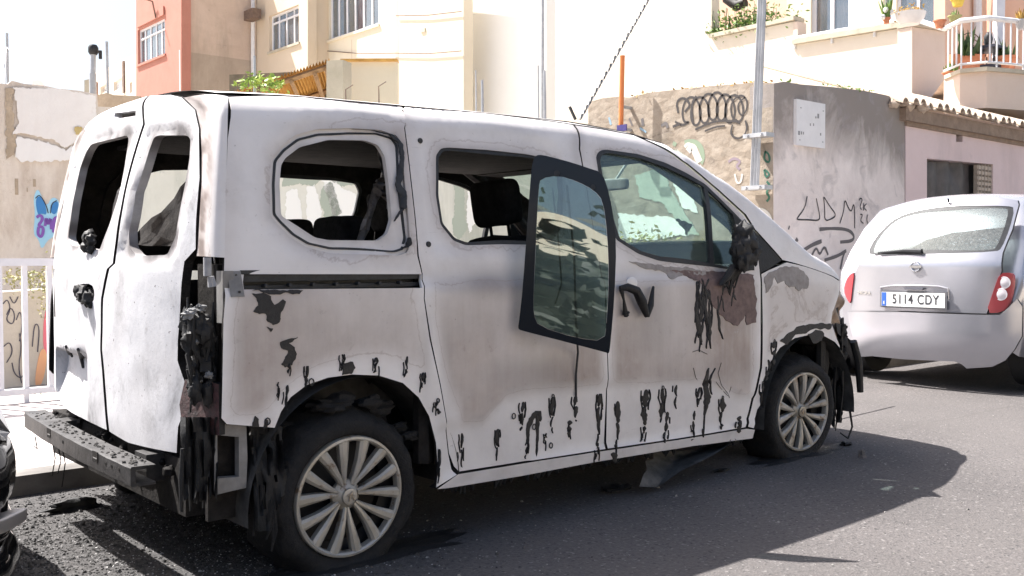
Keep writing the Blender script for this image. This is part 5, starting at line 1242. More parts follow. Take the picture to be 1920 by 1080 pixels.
b=MB(); leaves(b,[atY(70,762,4.6),atY(84,764,4.6),atY(60,756,4.6)],110,(.10,.04,.04),.025,78); o=b.build('weeds',LEAFY); tag(o,'small dry weeds at the foot of the railing behind the bumper beam','plant')
rl=thing('white_railing',(*ypt(50,4.25),.14),'white painted metal railing along the outer edge of the pavement','railing')
zt=atY(50,490,4.25).z; zb=.16
b=MB(); b.box((-12,4.22,zt-.03),(3.2,4.28,zt+.02)); b.build('top_rail',WHITEP,rl,0)
b=MB(); b.box((-12,4.225,zb-.02),(3.2,4.275,zb+.02)); b.build('bottom_rail',WHITEP,rl,0)
gap=atY(93,600,4.25).x-atY(47,600,4.25).x; x=atY(47,600,4.25).x
for i in range(-30,10):
    xx=x+i*gap
    if xx>3.2 or xx<-12: continue
    b=MB(); b.box((xx-.016,4.235,.08 if i%4==0 else zb+.02),(xx+.016,4.265,zt-.03)); b.build('baluster',WHITEP,rl,0)
# ---- hatchback helper: body shell by cross-sections
# ================================================================== BUILDINGS BEHIND
def corner(pt,direction,px):
    """from ground point go along world X or Y until the photo column px"""
    d=ray(px,400)
    if direction=='X': t=(pt[1]-CAM.y)/d.y; return (CAM.x+d.x*t,pt[1])
    t=(pt[0]-CAM.x)/d.x; return (pt[0],CAM.y+d.y*t)
k0=dpt(340,30.0); kL=corner(k0,'Y',255); k1=corner(k0,'X',480); k2=corner(k1,'Y',577); k3=corner(k2,'X',616); k4=corner(k3,'Y',869)
bd=thing('salmon_apartment_house',(*k0,0),'salmon pink apartment house with a stained side wall, at the upper left','building')
pA=Pl(kL,k0); h,mk=window(pA,[(259,122),(309,32)],bd,5,.72,rec=.08,sill=PINK)
wall(pA,[(255,-120),(340,-120),(340,420),(255,420)],[h],PINK,bd,.3,step=3); mk()
pB=Pl(k0,k1); wall(pB,[(340,-120),(480,-120),(480,420),(340,420)],[],PINKG,bd,.3,step=3)
b=MB(); pA.box(b,pA.px(259,37),pA.px(309,28),-.05,.02); b.build('lintel',PINK,bd,0)
b=MB(); a_=pA.f(*pA.px(295,34),-.05); b.tube([a_,a_+Vector((-.1,0,.5)),a_+Vector((-.4,.0,.55))],.025,6); b.build('lamp_arm',RUST,bd)
b=MB(); pB.box(b,pB.px(340,420),pB.px(342,95),-.06,.0); b.build('drain_pipe',WHITEP,bd,0)
bc=thing('cream_apartment_house',(*k2,0),'cream apartment house with two white framed windows, left of the white house','building')
pC=Pl(k1,k2); h,mk=window(pC,[(505,98),(560,8)],bc,4,.78,rec=.10,sill=STONEC)
wall(pC,[(480,-120),(577,-120),(577,420),(480,420)],[h],CREAM,bc,.3,step=3); mk()
pD=Pl(k2,k3); wall(pD,[(577,-120),(616,-120),(616,420),(577,420)],[],CREAM,bc,.3,step=3)
pE=Pl(k3,k4); h,mk=window(pE,[(617,76),(709,-60)],bc,6,None,rec=.08,fw=.07,sill=CREAM2)
wall(pE,[(616,-120),(869,-120),(869,420),(616,420)],[h],CREAM2,bc,.3,step=3); mk()
b=MB(); pE.box(b,pE.px(744,420),pE.px(746,-100),-.004,0); pE.box(b,pE.px(659,110),pE.px(660,74),-.004,0); b.build('render_joint',CREAM,bc,0)
b=MB(); a_=pC.f(*pC.px(481,420),-.12); c_=pC.f(*pC.px(481,-120),-.12); b.tube([a_,c_],.07,8); b.build('drain_pipe',WHITEP,bc)
b=MB(); c=pC.f(*pC.px(490,31),-.3); b.box((c.x-.15,c.y-.3,c.z-.15),(c.x+.15,c.y+.3,c.z+.15)); b.build('wall_lamp',RUST,bc,0)
b=MB()
for (x0,y0,x1,y1) in ((617,96,745,100),(745,100,868,96),(745,30,868,22)): b.tube([pE.f(*pE.px(x0,y0),-.05),pE.f(*pE.px((x0+x1)/2,(y0+y1)/2+3),-.05),pE.f(*pE.px(x1,y1),-.05)],.014,5)
b.build('facade_cable',RUST,bc)
b=MB(); pE.box(b,pE.px(790,62),pE.px(798,52),-.03,0); b.build('vent_cover',STONEC,bc,0)
b=MB(); pB.box(b,pB.px(342,97),pB.px(480,95),-.015,0); b.build('render_joint',PINKG,bd,0)
b=MB(); pB.box(b,pB.px(344,420),pB.px(478,115),-.02,0); b.build('damp_plinth',m_plaster('damp_brown_render',(.36,.29,.235),(.46,.38,.31),(.24,.19,.15),.6),bd,0)
# lean-to with orange corrugated roof and stone pier
lt=thing('orange_lean_to',tuple(atD(560,300,18)),'lean-to shed with a rusty orange corrugated roof below the cream house windows','shed')
A=atD(440,172,16.5); B=atD(617,112,16.5); A2=atD(445,165,21); B2=atD(745,113,21)
OR=m_noisy('rusty_orange_roof_sheet',(.42,.22,.05),(.66,.40,.12),5,.8,.4)
b=MB(); vs=[];fs=[]; n=60
fwv=(A2-A)
for i in range(n+1):
    t=i/n; p_=A.lerp(B,t); z=.03*math.cos(i*math.pi); 
    for s_ in (0,1): vs.append(p_+Vector((2.0,3.0,-.15))*s_+Vector((0,0,z)))
for i in range(n): fs.append((i*2,i*2+1,i*2+3,i*2+2))
b.add(vs,fs); b.build('roof_sheet',OR,lt,0)
b=MB()
for s_ in (.02,.5,1.0):
    o_=Vector((2.0,3.0,-.15))*s_; b.tube([A+o_-Vector((0,0,.09)),B+o_-Vector((0,0,.09))],.05,4)
for t in (.35,.6,.85,.97): p_=A.lerp(B,t)-Vector((0,0,.16)); b.tube([p_,p_+Vector((2.0,3.0,-.15))],.04,4)
b.build('rafter',m_noisy('brown_rafter',(.22,.13,.07),(.34,.22,.12),8,.9,.3),lt)
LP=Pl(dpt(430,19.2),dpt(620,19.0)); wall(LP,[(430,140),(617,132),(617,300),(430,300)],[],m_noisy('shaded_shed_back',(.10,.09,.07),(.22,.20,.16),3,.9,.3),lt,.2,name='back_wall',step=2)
PP=Pl(dpt(612,16.3),dpt(644,16.2)); wall(PP,[(612,114),(643,112),(643,300),(612,300)],[],STONEC,lt,.3,name='pier',step=.6)
PQ=Pl(dpt(644,17.0),dpt(746,17.0)); wall(PQ,[(644,113),(745,113),(745,300),(644,300)],[],CREAM2,lt,.2,name='side_wall',step=2)
b=MB(); PQ.box(b,PQ.px(640,116),PQ.px(746,112),-.1,.15); b.build('coping',OR,lt,0)
b=MB(); leaves(b,[atD(x,y,14.2) for x,y in ((460,160),(470,152),(482,150),(492,156),(503,162),(512,155),(518,166))],240,(.09,.09,.05),.05,31); st=[atD(485,200,14.2),atD(486,160,14.2)]
o=b.build('leafy_shrub',m_leaf('bright_green_leaves',(.14,.24,.04),(.40,.50,.10))); tag(o,'bright green leafy shrub showing above the van roof below the orange roof','plant'); b=MB(); b.tube([st[0]-Vector((0,0,1.5)),st[1]],.03,6); b.build('stem',RUST,o)
# white house and pale tall house
OLD=m_plaster('yellowed_patch',(.58,.50,.38),(.66,.58,.46),(.5,.4,.3),.5,1.5)
k5=dpt(869,26.0); k6=corner(k5,'Y',1024)
bw=thing('white_house',(*k5,0),'plain bright white house wall between the two cream houses','building')
pF=Pl(k5,k6); wall(pF,[(869,-140),(1024,-140),(1024,420),(869,420)],[],WHITEW,bw,.3,step=3)
b=MB(); a_=pF.f(*pF.px(1022,420),-.08); c_=pF.f(*pF.px(1022,-120),-.08); b.tube([a_,c_],.04,8); b.build('drain_pipe',GALV,bw)
X17=17.0; pT=Pl(xpt(1020,X17),xpt(1710,X17)); 
bt=thing('pale_terrace_house',(*xpt(1335,X17),0),'pale cream house with a raised terrace, planted parapet and tall windows, at the upper right','building')
wall(pT,[(1024,-140),(1334,-140),(1334,72),(1490,40),(1490,84),(1709,50),(1709,420),(1024,420)],[],CREAM3,bt,.3,step=1.5,name='front_wall')
kT=xpt(1710,X17); kU=corner(kT,'X',1772); pU=Pl(kT,kU); wall(pU,[(1710,50),(1772,60),(1772,420),(1710,420)],[],TERR,bt,.3,step=2,name='side_wall')
def coping(pl,x0,y0,x1,y1,h,name='coping'):
    a=pl.px(x0,y0); c=pl.px(x1,y1); b=MB(); P=[]
    for d in (-.09,.34):
        for (u,v) in (a,c): P+= [pl.f(u,v,d),pl.f(u,v+h,d)]
    b.add(P,[(0,2,3,1),(4,5,7,6),(1,3,7,5),(0,4,6,2),(0,1,5,4),(2,6,7,3)]); b.build(name,STONEC,bt,0)
coping(pT,1334,72,1492,38,.09); coping(pT,1489,84,1709,49,.09)
b=MB(); pT.box(b,pT.px(1489,84),pT.px(1497,40),-.03,.3); b.build('parapet_end',TERR,bt,0)
a=pU.px(1709,49); c=pU.px(1774,60); b=MB(); P=[]
for d in (-.09,.30):
    for (u,v) in (a,c): P+=[pU.f(u,v,d),pU.f(u,v+.09,d)]
b.add(P,[(0,2,3,1),(4,5,7,6),(1,3,7,5),(0,4,6,2),(0,1,5,4),(2,6,7,3)]); b.build('coping',STONEC,bt,0)
# back wall of the terrace
XB=19.4; pV=Pl(xpt(1325,XB),xpt(1772,XB))
CURT=m_noisy('blue_grey_curtain',(.30,.40,.58),(.48,.56,.70),3,.9,.1); CURT2=m_noisy('lace_curtain',(.55,.53,.48),(.74,.72,.66),40,.9,.3)
h1,m1=window(pV,[(1520,74),(1597,-60)],bt,2,None,rec=.06,fw=.11,curtain=CURT,sill=False); h2,m2=window(pV,[(1680,60),(1760,-60)],bt,2,None,rec=.06,fw=.07,curtain=CURT2,sill=False); h3,m3=window(pV,[(1655,66),(1672,-60)],bt,1,None,rec=.06,fw=.04,sill=False)
wall(pV,[(1325,-140),(1475,-140),(1475,420),(1325,420)],[],ORNG,bt,.25,step=2,name='back_wall')
wall(pV,[(1475,-140),(1772,-140),(1772,420),(1475,420)],[h1,h2,h3],CREAM2,bt,.25,step=2,name='back_wall'); m1(); m2(); m3()
kx=(xpt(1772,XB)); ky=corner(kx,'X',1850); pX=Pl(kx,ky); wall(pX,[(1772,-140),(1850,-140),(1850,420),(1772,420)],[],ORNG,bt,.25,step=2,name='back_wall')
kz=corner(ky,'Y',2000); pZ=Pl(ky,kz); wall(pZ,[(1850,-140),(2000,-140),(2000,420),(1850,420)],[],ORNG,bt,.25,step=2,name='back_wall')
b=MB(); a_=pX.f(*pX.px(1823,420),-.12); c_=pX.f(*pX.px(1823,-100),-.12); b.tube([a_,c_],.09,8); b.build('drain_pipe',WHITEP,bt)
# balcony slab and white railing
cs=[atD(x,y,d) for x,y,d in ((1770,150,17.6),(1800,148,17.0),(1850,146,16.8),(1900,149,17.0),(1970,155,17.4))]
b=MB(); vs=[];fs=[]; cs=[Vector(p_) for p_ in cs]
fine=[]
for a,c in zip(cs,cs[1:]):
    for t in range(6): fine.append(a.lerp(c,t/6))
fine.append(cs[-1]); zS=cs[0].z
for p_ in fine:
    q=Vector((p_.x,p_.y,zS)); bk=q+Vector((3.2,2.0,0)); vs+=[q,Vector((q.x,q.y,zS-.62)),bk,bk-Vector((0,0,.62))]
for i in range(len(fine)-1): fs+=[(i*4,i*4+1,(i+1)*4+1,(i+1)*4),(i*4,(i+1)*4,(i+1)*4+2,i*4+2),(i*4+1,i*4+3,(i+1)*4+3,(i+1)*4+1)]
b.add(vs,fs); b.build('balcony_slab',TERR,bt,20)
b=MB(); vs=[]
for p_ in fine:
    q=Vector((p_.x,p_.y,zS)); o_=(q-Vector((CAM.x,CAM.y,zS))).normalized(); vs+=[q-o_*.08+Vector((0,0,.0)),q-o_*.08+Vector((0,0,.07)),q+o_*.2+Vector((0,0,.072)),q+o_*.2]
b.add(vs,[(i*4+j,i*4+(j+1)%4,(i+1)*4+(j+1)%4,(i+1)*4+j) for i in range(len(fine)-1) for j in range(4)]); b.build('coping',STONEC,bt,20)
rr_=[]; topz=atD(1800,40,17).z
b=MB(); 
tp=[atX(1490,72,16.98),atX(1560,60,16.98),atX(1640,47,16.98),atX(1708,34,16.98)]+[Vector((p_.x,p_.y,topz)) for p_ in fine]
b.tube(tp,.045,10); b.tube([Vector((p_.x,p_.y,zS+.16)) for p_ in fine],.022,8)
for (x,y) in ((1490,72),(1560,60),(1640,47),(1706,36)):
    p_=atX(x,y,16.98); b.tube([p_,p_-Vector((0,0,.24))],.03,8)
br=b.build('balcony_rail',WHITEP,bt)
Lf=[]; acc=0
for i in range(len(fine)-1):
    a,c=fine[i],fine[i+1]; a=Vector((a.x,a.y,0)); c=Vector((c.x,c.y,0)); L=(c-a).length; acc+=L
    while acc>.155:
        acc-=.155; q=c.lerp(a,acc/L); b=MB(); b.tube([(q.x,q.y,zS+(.0 if len(Lf)%4==3 else .16)),(q.x,q.y,topz)],.016,6); b.build('baluster',WHITEP,br); Lf.append(1)
# plants and pots
def plantbox(name,pts,n,spread,size,m,label,seed,cat='plant'):
    b=MB(); leaves(b,pts,n,spread,size,seed); o=b.build(name,m); tag(o,label,cat); return o
pp=[pT.f(*pT.px(x,y),.2) for x,y in ((1345,60),(1360,56),(1375,50),(1390,48),(1405,44),(1420,46),(1435,36),(1450,34),(1340,50),(1385,30),(1400,35))]
pbx=plantbox('trailing_plant',pp,1300,(.15,.28,.14),.055,LEAF,'green trailing plants growing along the parapet of the terrace house, behind the steel pole',41)
b=MB(); rr=random.Random(3)
for i in range(60):
    q=pT.f(*pT.px(rr.uniform(1338,1455),66-rr.uniform(0,12)),rr.uniform(.0,.25)); b.tube([q-Vector((0,0,.15)),q+Vector((rr.uniform(-.1,.1),rr.uniform(-.1,.1),rr.uniform(.2,.7)))],.006,4)
b.build('stem',LEAFD,pbx)
b=MB(); c=atX(1382,2,18.6); b.tube([c+Vector((0,.35,.5)),c+Vector((0,.28,.1)),c+Vector((0,.0,-.12)),c+Vector((0,-.25,-.08))],[.13,.14,.14,.12],12); o=b.build('black_duct',MELT); tag(o,'curved black duct on the shaded wall above the terrace plants','duct')
TC=m_noisy('terracotta',(.40,.15,.08),(.55,.23,.13),8,.85,.2)
def pot(x,y,w_,h_,d,label,blades=26,bl=.45,m=TC,box=False,lm=LEAFD,seed=1):
    c=atD(x,y,d); o=thing('plant_pot',tuple(c),label,'potted plant'); b=MB()
    if box: b.add([c+Vector((dx*w_,dy*.16,dz)) for dz,s_ in ((0,.85),(h_,1)) for dx,dy in ((-.5*s_,-.5*s_),(.5*s_,-.5*s_),(.5*s_,.5*s_),(-.5*s_,.5*s_))],[(0,1,2,3),(4,5,6,7),(0,1,5,4),(1,2,6,5),(2,3,7,6),(3,0,4,7)]); b.v=[ (c+Matrix.Rotation(R_(-40),3,'Z')@(v-c)) for v in b.v]
    else: b.lathe([(.0,0),(w_*.32,0),(w_*.46,h_*.85),(w_*.52,h_*.85),(w_*.52,h_),(w_*.42,h_),(w_*.40,h_*.8),(0,h_*.8)],16,Matrix.Translation(c))
    b.build('pot',m,o,30); b=MB(); rr=random.Random(seed)
    for i in range(blades):
        q=c+Vector((rr.uniform(-.35,.35)*w_*.76,-rr.uniform(-.35,.35)*w_*(.6 if box else .8),h_*.9)); t=Vector((rr.uniform(-.4,.4),rr.uniform(-.4,.4),1)).normalized(); L=bl*rr.uniform(.5,1.1); sd=t.cross(Vector((rr.uniform(-1,1),rr.uniform(-1,1),0))).normalized()*.035*bl/.45
        b.add([q-sd,q+sd,q+t*L*.6+sd*.8,q+t*L,q+t*L*.6-sd*.8],[(0,1,2,3,4)])
    b.build('foliage',lm,o); return o
pot(1812,138,.62,.34,17.9,'long terracotta trough of broad green leaves on the balcony, left of the grey pole',40,.5,box=True,seed=2)
pot(1885,138,.42,.30,17.9,'terracotta pot of leaves on the balcony, just right of the grey pole',22,.4,seed=3)
pot(1783,148,.30,.12,17.8,'low green plant at the left corner of the balcony behind the rail',36,.22,seed=4,lm=LEAF)
pot(1762,52,.22,.13,17.6,'small terracotta bowl on the terrace coping',0,.1,seed=5)
pot(1662,44,.14,.10,17.3,'slender plant with white blossoms on the terrace parapet',30,.38,seed=6,lm=LEAF)
b=MB(); rr=random.Random(8)
for x,y in ((1661,18),(1671,22),(1655,32)): blob(b,atD(x,y,17.25),.045,x,10,8)
o=b.build('white_blossom',WHT); tag(o,'white blossoms on the slender plant on the terrace parapet','flower')
pw=thing('white_planter',tuple(atD(1706,40,17.3)),'rounded white planter with reddish flowers at the corner of the terrace','planter')
b=MB(); c=atD(1706,46,17.3); b.lathe([(0,0),(.16,.0),(.24,.10),(.27,.2),(.24,.2),(.0,.17)],18,Matrix.Translation(c)); b.build('pot',WHITEP,pw); b=MB(); leaves(b,[c+Vector((0,0,.24))],160,(.13,.13,.04),.03,7); b.build('foliage',DRYL,pw)
pot(1790,40,.24,.10,17.9,'wall-hung green plant in a small pot beside the balcony rail',24,.14,seed=9,lm=LEAF,m=m_noisy('olive_pot',(.3,.3,.12),(.4,.4,.2),8,.8,.2))
pot(1796,12,.26,.14,18.6,'small yellow wall pot at the top of the peach wall',10,.14,seed=10,m=m_noisy('yellow_pot',(.6,.42,.05),(.7,.52,.10),8,.6,.1),lm=DRYL)
pot(1915,55,.22,.16,17.0,'grey hanging pot with reddish foliage at the right edge of the balcony',40,.22,seed=11,m=GALV,lm=DRYL)
# wrought iron chair
ch=thing('wrought_iron_chair',tuple(atD(1822,140,18.4)),'wrought iron garden chair with a scrolled back on the balcony','chair')
b=MB(); c=atD(1818,82,18.4)
def arc(cx,cz,r,a0,a1,n=18,k=1): return [c+Vector((.654*0+ (cx+r*(k**(i/n))*math.cos(a0+(a1-a0)*i/n))*.75,-(cx+r*(k**(i/n))*math.cos(a0+(a1-a0)*i/n))*.65,cz+r*(k**(i/n))*math.sin(a0+(a1-a0)*i/n))) for i in range(n+1)]
b.tube(arc(0,0,.20,0,math.pi),.011,6); b.tube(arc(-.09,0,.09,0,7,30,.35),.009,6); b.tube(arc(.09,0,.09,math.pi,math.pi-7,30,.35),.009,6)
for s_ in (-.2,.2): b.tube([c+Vector((s_*.75,-s_*.65,0)),c+Vector((s_*.75,-s_*.65,-.62))],.011,6)
b.build('back',RUST,ch); b=MB(); s0=c+Vector((0,0,-.30)); b.lathe([(0,0),(.2,0),(.21,.02),(.2,.04),(0,.04)],16,Matrix.Translation(s0+Vector((-.15,-.15,0)))); 
b.build('seat',RUST,ch)
for dx,dy in ((-.3,-.3),(0,-.32),(-.32,0),(-.02,0)):
    b=MB(); b.tube([s0+Vector((dx,dy,0)),s0+Vector((dx,dy,-.42))],.012,6); b.build('leg',RUST,ch)
gt=thing('dark_garden_table',tuple(atD(1850,140,18.0)),'small dark blue garden table with clutter on the balcony beside the grey pole','table')
b=MB(); c=atD(1853,95,18.0); b.box((c.x-.3,c.y-.25,c.z),(c.x+.3,c.y+.25,c.z+.05)); b.build('table_top',mat('dark_blue_paint',(.02,.022,.04),.5),gt,0); b=MB(); b.box((c.x-.3,c.y-.25,c.z-.36),(c.x+.3,c.y+.25,c.z-.30)); b.build('lower_shelf',bpy.data.materials['dark_blue_paint'],gt,0)
for dx in (-.27,.27):
    for dy in (-.22,.22): b=MB(); b.tube([(c.x+dx,c.y+dy,c.z),(c.x+dx,c.y+dy,c.z-.6)],.02,6); b.build('leg',SEAL,gt)
b=MB(); blob(b,c+Vector((0,0,.2)),.11,4,14,12,(.7,.7,1.3),0,.2); o=b.build('dark_vase',SEAL); tag(o,'dark vase standing on the small blue garden table','vase')
# far left beige block
bb=thing('beige_block',(*dpt(210,38),0),'distant beige block with small windows behind the flue pipe','building')
pG=Pl(dpt(175,40),dpt(258,34)); hA,mA=window(pG,[(188,178),(199,156)],bb,2,None,rec=.15,sill=False,fw=.1); hB,mB=window(pG,[(213,172),(230,143)],bb,1,None,rec=.12,sill=False,fw=.1,pane=WFRAME); hC,mC=window(pG,[(243,176),(248,152)],bb,1,None,rec=.15,sill=False,fw=.08)
wall(pG,[(176,138),(205,126),(229,116),(231,112),(258,100),(258,400),(176,400)],[hA,hB,hC],CREAM3,bb,.3,step=3); mA(); mB(); mC()
b=MB(); pG.box(b,pG.px(232,175),pG.px(234,114),-.05,0); b.build('drain_pipe',RUST,bb,0)
pH=Pl(dpt(158,30),dpt(172,30)); o=wall(pH,[(158,150),(169,148),(169,300),(158,300)],[],STONEC,None,.6,name='stone_chimney'); tag(o,'squat stone chimney stack just left of the flue pipe','chimney')
pI=Pl(dpt(182,16),dpt(270,16)); o=wall(pI,[(183,178),(200,174),(214,178),(262,180),(262,300),(183,300)],[],BRK,None,.4,name='stone_wall',step=.8); tag(o,'dark rough stone wall top between the ruined wall and the salmon house','wall')
pJ=Pl(dpt(60,34),dpt(72,34)); o=wall(pJ,[(60,150),(70,150),(70,300),(60,300)],[],WHITEW,None,.5,name='white_chimney'); tag(o,'small white chimney above the ruined wall','chimney')
# ---- across the street (only seen mirrored in glass, and bouncing light)
hs=thing('facing_house',(1,-12,0),'sunlit house across the street mirrored in the loose window glass','building')
pK=Pl((-22,-12.5),(24,-12.5)); pK.n=Vector((0,1,0)); wall(pK,[(-6,-.1),(46,-.1),(46,3.0),(16,3.0),(16,4.2),(8.4,4.2),(8.4,4.5),(8.1,4.5),(8.1,4.1),(-6,4.1)],[],CREAM2,hs,.4,raw=True,step=3)
rr=random.Random(9); b=MB(); pts=[Vector((-15+i*.19,-9.0+.3*math.sin(i),1.1+.7*math.sin(i*1.3)+.5*math.sin(i*.37))) for i in range(60)]; leaves(b,pts,22000,(.3,.35,.6),.13,13); [blob(b,(-16+i*.55,-9.6+.2*math.sin(i*2.1),1.0+.55*math.sin(i*1.3)),1.15,i,14,10,(1,.6,1.25)) for i in range(24)]; o=b.build('hedge',m_leaf('very_dark_leaves',(.008,.013,.008),(.030,.040,.022))); tag(o,'dark hedge across the street mirrored in the loose window glass','hedge',kind='stuff')
sheet('far_pavement',-40,60,-12.4,-7.3,.10,GR)
# ================================================================== CARS
def shell(M,stn,hwf,mats,parent,name='body',z0=.2,n=26,attr=None):
    """stn: (w, top z, width factor, base z)"""
    vs=[];fs=[]; m=2*n+1
    for (w_,zt_,kf,zb_) in stn:
        for j in range(m):
            t=-1+j/n; a=abs(t)
            if a>.28: zz=zb_+(zt_-.06*0-zb_)*(1-(a-.28)/.72)**1.0*.93; u=hwf(zz)*kf
            else: zz=zb_+(zt_-zb_)*(.93+.07*math.cos(a/.28*math.pi/2)); u=hwf(zb_+(zt_-zb_)*.93)*kf*math.sin(a/.28*math.pi/2)
            vs.append(M@Vector((w_,math.copysign(u,t),zz)))
    for i in range(len(stn)-1):
        for j in range(m-1): fs.append((i*m+j,i*m+j+1,(i+1)*m+j+1,(i+1)*m+j))
    fs.append(tuple(range(m))); fs.append(tuple((len(stn)-1)*m+k for k in range(m))[::-1])
    return mesh_obj(name,vs,fs,mats,parent,35)
def simple_wheel(M,w_,u,r,parent,out,wd=.19,tr=None):
    o=bpy.data.objects.new('wheel',None); o.empty_display_size=.1; C.objects.link(o); o.parent=parent; c=M@Vector((w_,u,r)); pl=Vector(parent['_e']); o.location=c-pl; o['_e']=list(c)
    Mw=M@Matrix.Translation((w_,u,r))@Matrix.Rotation(R_(-90 if out>0 else 90),4,'X')
    b=MB(); pr=[(r*.62,0),(r*.66,.008),(r*.9,.012),(r*.985,-.005),(r,-.03),(r*.993,-.032),(r*.993,-.045),(r,-.047),(r,-.09),(r*.993,-.092),(r*.993,-.103),(r,-.105),(r,-wd+.03),(r*.985,-wd+.005),(r*.9,-wd),(r*.62,-wd+.01)]
    b.lathe(pr,64,Mw); b.build('tyre',mat('black_tyre',(.018,.018,.019),.8),o)
    b=MB(); b.lathe([(0,.0),(r*.15,0),(r*.2,-.012),(r*.56,-.006),(r*.62,.002),(r*.62,-.05),(r*.2,-.09),(0,-.09)],48,Mw)
    b.build('rim',tr or mat('silver_wheel',(.5,.5,.52),.35,.7),o)
# silver hatchback
MX,MY=5.72,1.0; MM=Matrix.Translation((MX,MY,.03))@Matrix.Rotation(R_(-1.5),4,'Z')
mc=thing('silver_hatchback',(MX,MY,0),'silver-blue hatchback with plate 5114 CDY and dusty rear window, parked ahead of the van','car')
SILV=m_noisy('silver_blue_paint',(.40,.40,.435),(.45,.45,.485),3,.24,.02,.002,metal=.55,spec=.6)
MI=MM.inverted()
def MR(u,z):
    a=abs(u)/.84; w_=.13*a**2+.16*a**6
    if z<.62: w_+=.05*((.45-z)/.25)**2 if z<.45 else 0
    if z>.95: w_+=.62*(z-.95)**1.12
    return w_
def fM(u,z,d=0): return MM@Vector((MR(u,z)+d,u,z))
def onM(px,py):
    d=ray(px,py); o_=MI@CAM; dd=MI.to_3x3()@d; best=None; t=(-.1-o_.x)/dd.x
    while True:
        p=o_+dd*t
        if p.x>1.3: break
        g=MR(max(-.9,min(.9,p.y)),p.z)-p.x
        if g<=0:
            lo,hi=t-.01,t
            for _ in range(8):
                m_=(lo+hi)/2; q=o_+dd*m_
                if MR(max(-.9,min(.9,q.y)),q.z)-q.x>0: lo=m_
                else: hi=m_
            p=o_+dd*hi; return (p.y,p.z)
        if best is None or g<best[0]: best=(g,p)
        t+=.01
    return (best[1].y,best[1].z)
def PM(pts): return [onM(*p) for p in pts]
BO=PM([(1594,584),(1700,585),(1850,590),(1880,590),(1897,575),(1912,560),(1922,575),(1921,630),(1907,655),(1890,675),(1865,687),(1818,690),(1808,682),(1795,677),(1700,673),(1640,667),(1628,668),(1618,668),(1607,640),(1599,612)])
panel('bumper',BO,[],ring(fM,-.045),.02,[SILV,SEAL],mc,.03)
TG=PM([(1596,582),(1598,545),(1603,512),(1612,494),(1622,478),(1636,446),(1662,414),(1692,394),(1740,378),(1800,372),(1870,370),(1908,376),(1910,384),(1898,430),(1880,474),(1878,508),(1864,545),(1850,588),(1700,583)])
WG=PM(chaikin([(1627,475),(1640,448),(1668,416),(1698,400),(1745,389),(1810,385),(1890,386),(1903,390),(1893,430),(1878,466),(1868,472),(1760,476),(1690,477),(1640,478)]))
PLR=PM([(1651,543),(1776,546),(1774,578),(1650,575)])
tg=panel('tailgate',TG,[WG],fM,.025,[SILV,SEAL],mc,.03)
GLM=m_glass('dusty_rear_glass',(.45,.50,.50),.04,(.30,.31,.30),.42,55,.05)
gm=panel('rear_window',hole_grow(WG,.008),[],ring(fM,.006),.004,[GLM,GLM],mc,.05)
panel('window_surround',hole_grow(WG,.006),[hole_grow(WG,-.035)],ring(fM,.004),.004,[SEAL,SEAL],gm,.05)
REDL=mat('red_lamp_lens',(.42,.06,.07),.15,spec=.7); WL=mat('clear_lamp_lens',(.62,.58,.60),.15,spec=.7)
for pts in ([(1876,512),(1896,511),(1903,518),(1900,545),(1893,572),(1880,586),(1850,587),(1864,545)],[(1583,545),(1588,525),(1596,514),(1603,511),(1599,540),(1596,570),(1590,562)]):
    l=panel('rear_lamp',PM(chaikin(pts)),[],ring(fM,-.012),.03,[REDL,REDL],mc,.02)
    if pts[0][0]>1700:
        for x,y in ((1884,530),(1878,552)):
            c=onM(x,y); b=MB(); c3=fM(*c,-.014); nrm=(MM.to_3x3()@Vector((-1,-.25,0))).normalized(); Mq=Matrix.Translation(c3)@nrm.to_track_quat('Z','Y').to_matrix().to_4x4()
            b.lathe([(0,.006),(.025,.006),(.034,.003),(.044,.004),(.046,0)],24,Mq); b.build('round_lens',WL,l)
# plate recess, plate, text
pc=onM(1713,562); pcv=fM(*pc,-.004)
Lx=(MM.to_3x3()@Vector((0,-1,0))); Nn=(MM.to_3x3()@Vector((-1,0,0)))
def plate_pt(a,h,d=0): return pcv+Lx*a+Vector((0,0,h))+Nn*d
b=MB()
def pbox(b,a0,h0,a1,h1,d0,d1,mi=0):
    P=[plate_pt(a,h,d) for d in (d0,d1) for a,h in ((a0,h0),(a1,h0),(a1,h1),(a0,h1))]; b.add(P,[(3,2,1,0),(4,5,6,7),(0,1,5,4),(1,2,6,5),(2,3,7,6),(3,0,4,7)],mi)
pbox(b,-.275,-.068,.275,.068,.0,.012); pf=b.build('plate_frame',mat('plate_frame_grey',(.12,.12,.13),.4),mc,0)
b=MB(); pbox(b,-.262,-.056,.262,.056,.012,.015); pbox(b,-.260,-.054,-.220,.054,.015,.016,1); lp=b.build('number_plate',[mat('plate_white',(.78,.78,.76),.35),mat('plate_blue',(.03,.12,.45),.4)],mc,0)
def text(name,s,size,at,xdir,zdir,m,parent,ext=.0008,shear=0,sx=1,bold=0,sp=1.0):
    cu=bpy.data.curves.new(name,'FONT'); cu.body=s; cu.size=size; cu.extrude=ext; cu.align_x='CENTER'; cu.align_y='CENTER'; cu.offset=bold; cu.space_character=sp
    to=bpy.data.objects.new(name,cu); scn.collection.objects.link(to); dg=bpy.context.evaluated_depsgraph_get(); me=bpy.data.meshes.new_from_object(to.evaluated_get(dg)); bpy.data.objects.remove(to); bpy.data.curves.remove(cu)
    x=xdir.normalized(); z=zdir.normalized(); y=x.cross(z)*-1; me.materials.clear(); me.materials.append(m)
    Mt=Matrix((x*sx,z,x.cross(z))).transposed().to_4x4(); Mt.translation=at
    for v in me.vertices: v.co=Mt@v.co
    o=bpy.data.objects.new(name,me); return link(o,parent)
